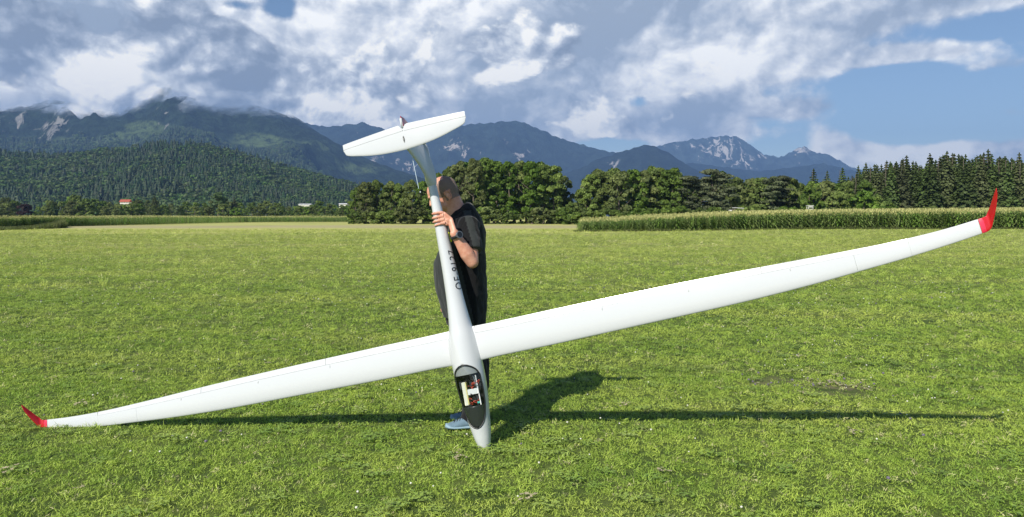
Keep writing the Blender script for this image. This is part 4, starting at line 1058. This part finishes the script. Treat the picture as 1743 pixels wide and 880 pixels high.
for s in (1, -1):   # ears: dish, rim and lobe
    ellipsoid(bm, hp(-.034, s*.075, -.052), (.017, .008, .030), HM, 14, 10)
    rim = [hp(-.010+.021*math.cos(a)-.003, s*(.086+.006*max(0, -math.cos(a))), -.020+.032*math.sin(a)) for a in np.linspace(-1.9, 1.2+math.pi*.62, 12)]
    limb(bm, [hp(-.034+.019*math.cos(a)-.004, s*(.081+.007*max(0, -math.cos(a))), -.048+.031*math.sin(a)) for a in np.linspace(-.2, 4.4, 12)], [.0045]*12, n=8)
    ellipsoid(bm, hp(-.028, s*.077, -.080), (.008, .005, .010), HM, 10, 8)
nk = HC+HM @ Vector((-.030, 0, -.062))
limbm(bm, [nk, (-.415, 5.31, 1.572), (-.372, 5.32, 1.50), (-.325, 5.325, 1.42)], [(.066, .064), (.072, .068), (.088, .085), (.11, .12)], n=24)
limbm(bm, [(-.325, 5.325, 1.42), (-.350, 5.33, 1.22), (-.365, 5.33, 1.02), (-.335, 5.33, .86)], [(.10, .17), (.135, .17), (.145, .17), (.12, .16)], n=28, flat=(1, 0, 0))
SH = Vector((-.300, 5.150, 1.432)); EB = Vector((-.270, 5.035, 1.196)); WR = Vector((-.388, 4.975, 1.395))
limbm(bm, [(-.32, 5.26, 1.44), SH, SH.lerp(EB, .5), EB], [.085, .062, .052, .043], n=20)
limbm(bm, [EB, EB.lerp(WR, .30), EB.lerp(WR, .68), WR], [(.043, .043), (.050, .045), (.037, .032), (.031, .025)], n=20)
# near hand closed round the boom; positions in the glider's axes: station v and angle round the boom
def boom(v, deg, r): 
    a, b, c = fus(v); q = math.radians(deg); return GW((a+r)*math.cos(q), v, c+(b+r)*math.sin(q))
wv = GM.transposed() @ (WR-GR)
palm = [WR, boom(.825, 8, .040), boom(.858, 26, .022)]
limbm(bm, [WR, boom(.806, 0, .040), boom(.835, 22, .024)], [(.027, .020), (.026, .017), (.019, .013)], n=14)
limbm(bm, [WR, boom(.835, 4, .040), boom(.880, 26, .022)], [(.026, .019), (.027, .017), (.019, .013)], n=14)
limbm(bm, [boom(.812, 22, .020), boom(.835, 24, .021), boom(.860, 26, .021), boom(.886, 26, .019)], [.0135, .014, .014, .0125], n=12)
for v, dv, L, rr in ((.893, .008, 110, .0094), (.868, .004, 128, .0098), (.843, .001, 124, .0096), (.820, -.003, 104, .0086)):
    a0 = 24; pts = [boom(v+dv*k/6, a0+L*k/6, .0085+(.007 if k == 0 else 0)+(.003 if k in (1, 3) else 0)) for k in range(7)]
    limbm(bm, pts, [rr*1.15, rr*1.12, rr, rr*1.04, rr*.95, rr*.92, rr*.78], n=12)
limbm(bm, [boom(.812, -8, .034), boom(.850, -42, .016), boom(.872, -80, .011), boom(.884, -108, .010)], [.017, .0145, .0125, .0105], n=12)
# far arm hangs beside the body, hand relaxed just past the shirt front
SF = Vector((-.325, 5.500, 1.425)); EF = Vector((-.365, 5.575, 1.14)); WF = Vector((-.440, 5.500, .935))
limbm(bm, [(-.33, 5.40, 1.44), SF, SF.lerp(EF, .5), EF], [.085, .060, .050, .041], n=16)
limbm(bm, [EF, EF.lerp(WF, .3), WF], [.041, .043, .029], n=16)
HD = Vector((-.480, 5.475, .875))
limbm(bm, [WF, HD.lerp(WF, .3), HD], [(.024, .026), (.028, .018), (.030, .016)], n=14)
for k in range(4):
    o_ = Vector((-.010+.0*k, -.030+.019*k, -.004)); b0 = HD+o_
    limbm(bm, [b0, b0+Vector((-.022, .002, -.028)), b0+Vector((-.030, .004, -.052)), b0+Vector((-.026, .006, -.070+.004*abs(k-1.5)))], [.0095, .009, .0085, .007], n=10)
limbm(bm, [HD+Vector((.0, -.030, .025)), HD+Vector((-.020, -.046, .0)), HD+Vector((-.034, -.050, -.022))], [.013, .011, .009], n=10)
# legs
for hipp, kn, an in (((-.340, 5.25, .84), (-.275, 5.235, .42), (-.290, 5.24, .10)), ((-.330, 5.42, .84), (-.262, 5.43, .42), (-.275, 5.445, .10))):
    hipp, kn, an = Vector(hipp), Vector(kn), Vector(an)
    limbm(bm, [hipp, kn, kn.lerp(an, .35), an], [.085, .056, .052, .040], n=18)
body = remesh('body', bm, .0038, 5, .5, m_skin, man)

# eyes with lids
m_eye = simple('eye_white', (.75, .70, .66), .2); m_iris = simple('iris', (.05, .035, .025), .2)
for s in (1, -1):
    bm = bmesh.new(); ellipsoid(bm, hp(.088, s*.031, -.012), (.0125, .0125, .0115), HM, 16, 12); e = bm_obj('eye', bm, m_eye, man, True)
    bm = bmesh.new(); ellipsoid(bm, hp(.098, s*.031, -.013), (.0045, .0055, .0055), HM, 12, 8); bm_obj('iris', bm, m_iris, e, True)
# short cropped grey hair round the sides and back of the head
m_hair, t = mat('cropped_grey_hair'); g = t.node('ShaderNodeTexCoord').outputs['Object']
c = t.mix(t.ramp(t.noise(g, 420, 3, .7), .35, .65), (.15, .115, .095), (.34, .28, .24)); p = principled(t, c, .9)
b = t.node('ShaderNodeBump', {'Height': t.noise(g, 800, 2, .6), 'Strength': .8, 'Distance': .002}); t.l.new(b.outputs[0], p.inputs['Normal']); 
tr = t.node('ShaderNodeBsdfTransparent'); mx = t.node('ShaderNodeMixShader', {0: t.ramp(t.noise(g, 900, 2, .6), .40, .50), 1: tr.outputs[0], 2: p.outputs[0]}); t.l.new(mx.outputs[0], t.out.inputs[0])
hair_bm = bmesh.new(); tmp = body.data; keep = []
hb = bmesh.new(); hb.from_mesh(tmp); HMi = HM.transposed()
def hair_w(pt):
    q = HMi @ (pt+MO-HC)
    if q.z < -.080 or q.length > .16: return False
    if abs(q.y) > .066 and -.062 < q.x < -.008 and q.z < -.012: return False      # leave the ears out
    lim = .035-.9*max(0, q.z-.045)-.25*max(0, -.02-q.z) if q.z > -.04 else -.005
    if q.z > .075: return q.x < -.050
    return q.x < min(.040, lim)*1.0-(.02 if q.z > .05 else 0)
bmesh.ops.delete(hb, geom=[f for f in hb.faces if not hair_w(f.calc_center_median())], context='FACES')
hb.normal_update()
for v in hb.verts: v.co += v.normal*.0016
bm_obj('hair', hb, m_hair, man, True)

# --- t-shirt: trunk and sleeves, one loose surface hanging to the crotch
bm = bmesh.new()
# z, centre x, half depth x, centre y, half width y
TS = [(1.545, -.393, .074, 5.318, .076), (1.515, -.374, .092, 5.322, .125), (1.465, -.345, .113, 5.325, .182), (1.40, -.328, .136, 5.325, .203), (1.31, -.348, .156, 5.325, .203), (1.20, -.372, .184, 5.325, .205),
      (1.10, -.375, .189, 5.325, .210), (1.00, -.366, .184, 5.325, .212), (.90, -.352, .172, 5.325, .208), (.82, -.344, .160, 5.325, .200), (.780, -.339, .152, 5.325, .195), (.764, -.339, .148, 5.325, .190)]
ST = smooth_table([(-r[0], *r[1:]) for r in TS], 50); n = 64; rings = []
for r in ST:
    z = -r[0]; ring = []
    for k in range(n):
        q = 2*math.pi*k/n; cx_, sx_ = math.cos(q), math.sin(q)
        cc = math.copysign(abs(cx_)**.85, cx_); ss = math.copysign(abs(sx_)**.85, sx_)
        zz = z-.030*cc*max(0, (1.0-z)/.24)+(cx_*r[2]*.95*max(0, min(1, (z-1.38)/.15)))
        # folds: hanging drapes below the belly and pulls towards the raised arm
        low = max(0, min(1, (1.22-z)/.4)); f = 1+low*(.022*math.sin(q*7+z*3)+.014*math.sin(q*12+1.3-z*6))
        ring.append(bm.verts.new(ml((r[1]+r[2]*cc*f, r[3]+r[4]*ss*f, zz))))
    rings.append(ring)
for i in range(len(rings)-1):
    for k in range(n): bm.faces.new((rings[i][k], rings[i+1][k], rings[i+1][(k+1) % n], rings[i][(k+1) % n]))
bm.faces.new(list(rings[0])); bm.faces.new(list(reversed(rings[-1])))
def sleeve(S, E, k1, r1, inn):
    d = (E-S); P_ = [ml(inn), ml(S+Vector((0, 0, .006))), ml(S.lerp(E, .35)), ml(S.lerp(E, k1))]
    tube(bm, P_, [.090, .082, .078, r1], 24)
sleeve(SH, EB, .70, .080, (-.31, 5.24, 1.425)); sleeve(SF, EF, .70, .076, (-.32, 5.41, 1.42))
def shirt_post(me):
    vs = me.vertices; co = np.empty(len(vs)*3, 'f'); vs.foreach_get('co', co); co = co.reshape(-1, 3); no = np.empty(len(vs)*3, 'f'); me.vertex_normals.foreach_get('vector', no); no = no.reshape(-1, 3)
    for i in range(len(vs)):
        p_ = co[i]; a = noise.noise(Vector((p_[0]*9, p_[1]*9, p_[2]*4)))*.008+noise.noise(Vector((p_[0]*16+p_[2]*14, p_[1]*16, p_[2]*10+3)))*.006
        co[i] += no[i]*a
    vs.foreach_set('co', co.ravel())
    mi = np.zeros(len(me.polygons), 'i')
    for f in me.polygons:
        q = f.center+MO
        px = CX+F_*q.x/q.y; py = CY-F_*(q.z-EYE)/q.y
        # charcoal front, charcoal shoulder inset, yellow print on the chest
        xl = 789+(py-362)*.28
        if q.y < 5.26 and 358 < py < 432 and xl < px < xl+13: mi[f.index] = 1
        if px < 777+(py-425)*.245 and py > 412: mi[f.index] = 1
        if q.x < -.32 and 1.325 < q.z < 1.395 and 5.14 < q.y < 5.26: mi[f.index] = 2
    me.polygons.foreach_set('material_index', mi)
remesh('t_shirt', bm, .008, 3, .5, [m_shirt, m_mesh, m_yel], man, shirt_post)

# --- trousers
bm = bmesh.new()
limb(bm, [ml((-.345, 5.33, .92)), ml((-.345, 5.33, .80))], [(.125, .165), (.135, .175)], n=28, flat=(1, 0, 0))
for y0, xa in ((5.245, 0), (5.44, .012)):
    limb(bm, [ml((-.340+xa, y0, .84)), ml((-.305+xa, y0-.01, .60)), ml((-.268+xa, y0-.01, .40)), ml((-.268+xa, y0, .22)), ml((-.290+xa, y0+.005, .10)), ml((-.296+xa, y0+.005, .062))],
         [(.115, .105), (.108, .095), (.095, .085), (.080, .075), (.068, .066), (.066, .064)], n=24, flat=(1, 0, 0))
def tr_post(me):
    for v in me.vertices:
        a = noise.noise(Vector((v.co.x*12, v.co.y*12, v.co.z*9)))*.010; v.co.x += a; v.co.y += a*.6
remesh('trousers', bm, .009, 2, .5, m_trs, man, tr_post)

# --- trainers
m_shoe = cloth('blue_grey_knit', (.14, .215, .275)); m_sole = simple('pale_sole', (.26, .38, .46), .6); m_lace = simple('dark_lace', (.03, .035, .045), .7)
for (tx, ty, ang) in ((-.278, 5.235, 188), (-.262, 5.45, 182)):
    A_ = math.radians(ang); fw = Vector((math.cos(A_), math.sin(A_), 0)); sd = Vector((-fw.y, fw.x, 0)); O = Vector((tx, ty, 0))
    def sp(a, b_, c_): return ml(O+fw*a*.92+sd*b_+Vector((0, 0, c_)))
    bm = bmesh.new()
    tab = smooth_table([(-.075, .026, .040, .055), (-.05, .036, .046, .060), (0, .038, .050, .062), (.05, .040, .044, .056), (.10, .046, .034, .046), (.15, .047, .026, .038), (.185, .038, .020, .032), (.203, .018, .012, .026)], 26)
    tube(bm, [sp(r[0], 0, r[3]-.004) for r in tab], [(r[1], r[2]) for r in tab], 24, flat=sd)
    limb(bm, [sp(-.02, 0, .06), sp(-.03, 0, .115)], [.040, .042], n=18)
    shoe = remesh('shoe', bm, .006, 3, .5, m_shoe, man)
    bm = bmesh.new(); tube(bm, [sp(r[0]*1.03, 0, .026+.010*max(0, (r[0]-.12)/.08)**2) for r in tab], [(r[1]*1.08+.002, .015) for r in tab], 20, flat=sd); bm_obj('sole', bm, m_sole, shoe, True)
    for k in range(5):
        a = .045+.022*k; r = [lerp_table(tab, a)[i] for i in range(3)]; h = r[2]-.004+r[1]+.001
        bm = bmesh.new(); tube(bm, [sp(a, -.024, h-.012), sp(a+.006, 0, h+.003), sp(a+.012, .024, h-.012)], .0038, 6); bm_obj('lace', bm, m_lace, shoe, True)

# --- watch, neck chain
wd_ = (WR-EB).normalized(); wc = EB.lerp(WR, .92)
side = Vector((.55, -.80, .25)); side = (side-wd_*side.dot(wd_)).normalized(); s2 = wd_.cross(side)
bm = bmesh.new(); N_ = 26
pts = [ml(wc+side*(.036*math.cos(q))+s2*(.034*math.sin(q))) for q in [2*math.pi*k/N_ for k in range(N_+1)]]
for q in range(N_):
    pass
ringv = []
for q in range(N_):
    a = 2*math.pi*q/N_; rr = .0365
    d = side*math.cos(a)+s2*math.sin(a)
    ringv.append([bm.verts.new(ml(wc+d*(rr+e)+wd_*f)) for e, f in ((0, -.011), (.004, -.010), (.004, .010), (0, .011))])
for q in range(N_):
    for k in range(4): bm.faces.new((ringv[q][k], ringv[(q+1) % N_][k], ringv[(q+1) % N_][(k+1) % 4], ringv[q][(k+1) % 4]))
m_strap = simple('watch_strap', (.018, .018, .020), .5)
watch = bm_obj('watch', bm, m_strap, man, True)
MWt = Matrix((s2, wd_, side)).transposed()
bm = bmesh.new(); ctr = ml(wc+side*.043)
def cyl(bm, c, r, h, M3, n=24):
    r0 = [bm.verts.new(c+M3 @ Vector((r*math.cos(2*math.pi*k/n), r*math.sin(2*math.pi*k/n), -h/2))) for k in range(n)]
    r1 = [bm.verts.new(c+M3 @ Vector((r*math.cos(2*math.pi*k/n), r*math.sin(2*math.pi*k/n), h/2))) for k in range(n)]
    for k in range(n): bm.faces.new((r0[k], r0[(k+1) % n], r1[(k+1) % n], r1[k]))
    bm.faces.new(list(reversed(r0))); bm.faces.new(r1)
cyl(bm, ctr, .0245, .013, MWt); bm_obj('watch_case', bm, simple('watch_steel', (.22, .22, .23), .3, Metallic=.6), watch)
bm = bmesh.new(); cyl(bm, ctr+MWt @ Vector((0, 0, .0066)), .0190, .0016, MWt); bm_obj('watch_face', bm, simple('watch_glass', (.015, .016, .02), .12), watch)
bm = bmesh.new()
for k in range(5):
    a = 2*math.pi*k/5; box(bm, ctr+MWt @ Vector((.0225*math.cos(a), .0225*math.sin(a), 0)), (.005, .005, .006), MWt)
bm_obj('watch_button', bm, simple('watch_button_steel', (.4, .4, .4), .3, Metallic=.7), watch)
bm = bmesh.new(); NC = Vector((-.388, 5.312, 1.548)); pts = []
for k in range(25):
    a = 2*math.pi*k/24; pts.append(ml(NC+Vector((-.074*math.cos(a)-.004, .073*math.sin(a), -.047*math.cos(a)+.012*math.cos(2*a)))))
tube(bm, pts, .0013, 6); bm_obj('neck_chain', bm, simple('silver_chain', (.7, .68, .62), .25, Metallic=.9), man)

# ------------------------------------------------------------------ grass, clover and small weeds (uncountable)
def grass_mat(name, c0, c1, c2, trans=.30):
    m, t = mat(name)
    g = t.node('ShaderNodeNewGeometry').outputs['Position']; rnd = t.node('ShaderNodeObjectInfo').outputs['Random']
    fr = lambda k: t.m('FRACT', t.m('MULTIPLY', rnd, k))
    pt = t.noise(g, .9, 5, .6); pt2 = t.noise(g, 5.5, 3, .6); pt3 = t.noise(t.v('MULTIPLY', g, (.35, 1.2, 1)), .42, 4, .6); pt4 = t.noise(t.v('MULTIPLY', g, (.6, 1.3, 1)), .6, 5, .65)
    k = t.m('ADD', t.m('MULTIPLY', fr(3.7), .55), t.m('ADD', t.m('MULTIPLY', t.ramp(pt, .32, .68), .40), t.m('MULTIPLY', t.ramp(pt2, .35, .65), .2)), clamp=True)
    c = t.mix(k, c0, c1)
    c = t.mix(t.m('MULTIPLY', t.ramp(pt3, .46, .64), .6), c, tuple(x*y for x, y in zip(c1, (1.12, 1.0, 1.25))))
    c = t.mix(t.m('MULTIPLY', t.ramp(pt4, .56, .70), t.m('MULTIPLY', fr(5.1), .75)), c, (.36, .30, .17))
    sy_ = t.node('ShaderNodeSeparateXYZ', {0: g}).outputs[1]
    c = t.mix(t.m('MULTIPLY', t.ramp(sy_, 9, 40), .42), c, (.47, .47, .15))      # drier towards the far side of the field
    c = t.mix(t.m('GREATER_THAN', fr(17.3), .972), c, c2)
    p = principled(t, c, .5); p.inputs['Specular IOR Level'].default_value = .35
    tl = t.node('ShaderNodeBsdfTranslucent', {0: c})
    mx = t.node('ShaderNodeMixShader', {0: trans, 1: p.outputs[0], 2: tl.outputs[0]}); t.l.new(mx.outputs[0], t.out.inputs[0]); return m
m_grass = grass_mat('grass_blades', (.172, .325, .040), (.55, .68, .115), (.70, .66, .33))
gp = [tuft_proto('grass_tuft', 100+i, 15, .030, .037, .0042, m_grass, 1.3, 3) for i in range(5)]
gp += [tuft_proto('grass_tuft_coarse', 120+i, 8, .034, .036, .0075, m_grass, 1.4, 3) for i in range(2)]
rg = np.random.default_rng(21)
def band(y0, y1, per, margin=1.2):
    half = lambda y: .70*y+margin
    area = (y1-y0)*(half(y0)+half(y1)); n = int(area*per)
    y = rg.uniform(y0, y1, n); x = rg.uniform(-1, 1, n)*(.70*y1+margin); k = np.abs(x) < .70*y+margin
    return x[k], y[k]
X = []; Y = []; S = []
for y0, y1, per, s in ((2.9, 5.0, 1350, .95), (5.0, 7.0, 1050, 1.0), (7.0, 10, 520, 1.2), (10, 15, 230, 1.6), (15, 23, 90, 2.3), (23, 36, 36, 3.2), (36, 60, 13, 4.6), (60, 90, 5, 6.0)):
    x, y = band(y0, y1, per); X.append(x); Y.append(y); S.append(np.full(len(x), s)*rg.uniform(.6, 1.25, len(x)))
X = np.concatenate(X); Y = np.concatenate(Y); S = np.concatenate(S)
hn = np.array([noise.noise(Vector((a*.9, b*.9, 3.))) for a, b in zip(X, Y)])
wn = np.array([noise.noise(Vector((a*2.6, b*2.6, 9.))) for a, b in zip(X, Y)])
spot = ((X-2.75)/.75)**2+((Y-6.6)/.42)**2
keepm = ~((spot < 1.0) & (wn > .05) & (rg.uniform(size=len(X)) < .8))
X, Y, S, hn = X[keepm], Y[keepm], S[keepm], hn[keepm]
n = len(X); print('grass tufts', n)
rot = np.stack([rg.normal(size=n)*.45, rg.normal(size=n)*.45, rg.uniform(0, 6.28, n)], 1)
Hs = S*(.85+.35*hn)/np.maximum(1, S**.55)
grass = scatter('grass', np.stack([X, Y, np.zeros(n)], 1), rot, np.stack([S, S, Hs], 1), np.where(rg.uniform(size=n) < .85, rg.integers(0, 5, n), 5+rg.integers(0, 2, n)), gp)
tag(grass, 'short mown green grass of the airfield in the foreground', 'grass')
# clover: flower heads and leaf rosettes
m_clo = simple('clover_white', (.74, .72, .62), .8); m_cll = grass_mat('clover_leaves', (.19, .32, .05), (.36, .48, .09), (.40, .50, .14), .2); m_pur = simple('purple_self_heal', (.17, .145, .19), .8); m_thatch = simple('dead_clippings', (.42, .36, .22), .9)
def ball_proto(name, r, material, z):
    bm = bmesh.new(); bmesh.ops.create_icosphere(bm, subdivisions=1, radius=r)
    V = [(v.co.x, v.co.y, v.co.z*.8+z) for v in bm.verts]; Fc = [[v.index for v in f.verts] for f in bm.faces]; bm.free(); return proto(name, V, Fc, material)
def rosette(name, seed, nl, R_, material):
    r = random.Random(seed); V = []; Fc = []
    for k in range(nl):
        a = r.uniform(0, 6.28); d = r.uniform(.2, 1)*R_; c = Vector((math.cos(a)*d, math.sin(a)*d, r.uniform(.018, .034)))
        for q in range(3):
            b_ = a+q*2.094; u = Vector((math.cos(b_), math.sin(b_), r.uniform(-.1, .4)))*.011; v = Vector((-math.sin(b_), math.cos(b_), r.uniform(-.2, .2)))*.007; i = len(V)
            V += [c, c+u*.6+v, c+u*1.2, c+u*.6-v]; Fc.append((i, i+1, i+2, i+3))
    return proto(name, V, Fc, material)
fl = [ball_proto('clover_head', .0065, m_clo, .040), rosette('clover_patch', 1, 16, .06, m_cll), rosette('clover_patch', 2, 16, .06, m_cll), ball_proto('self_heal', .010, m_pur, .030), rosette('clippings', 4, 8, .05, m_thatch)]
X = []; Y = []; Vv = []
def put(y0, y1, per, var):
    x, y = band(y0, y1, per)
    k = np.array([noise.noise(Vector((a*.8, b*.8, 5+var))) for a, b in zip(x, y)])+rg.uniform(-.45, .45, len(x)) > .05
    X.append(x[k]); Y.append(y[k]); Vv.append(np.full(k.sum(), var))
for y0, y1, m_ in ((3, 8, 1.), (8, 16, .6), (16, 30, .25)):
    put(y0, y1, 8*m_, 0); put(y0, y1, 20*m_, 1); put(y0, y1, 20*m_, 2); put(y0, y1, 2.2*m_, 3); put(y0, y1, 1.5*m_, 4)
q = 40; X.append(2.75+rg.normal(size=q)*.45); Y.append(6.6+rg.normal(size=q)*.22); Vv.append(np.where(rg.uniform(size=q) < .6, 3, 4))
X = np.concatenate(X); Y = np.concatenate(Y); Vv = np.concatenate(Vv); n = len(X)
clover = scatter('clover', np.stack([X, Y, np.zeros(n)], 1), np.stack([np.zeros(n), np.zeros(n), rg.uniform(0, 6.28, n)], 1), rg.uniform(.7, 1.25, n)*np.where(Y > 12, 1.35, 1), Vv, fl)
tag(clover, 'white clover heads and low leaves scattered through the grass', 'clover')

# ------------------------------------------------------------------ the air between here and the mountains
bm = bmesh.new(); box(bm, (0, 6450, 735), (19100, 13110, 1530)); haze = bm_obj('haze', bm, None, None)
mh = bpy.data.materials.new('haze'); mh.use_nodes = True; t = NT(mh.node_tree); mh.node_tree.nodes.clear(); out = t.node('ShaderNodeOutputMaterial')
pv = t.node('ShaderNodeVolumePrincipled', {'Color': (.32, .55, 1.0, 1), 'Density': HAZE, 'Anisotropy': .0}); t.l.new(pv.outputs[0], out.inputs['Volume'])
haze.data.materials.append(mh); haze['kind'] = 'stuff'
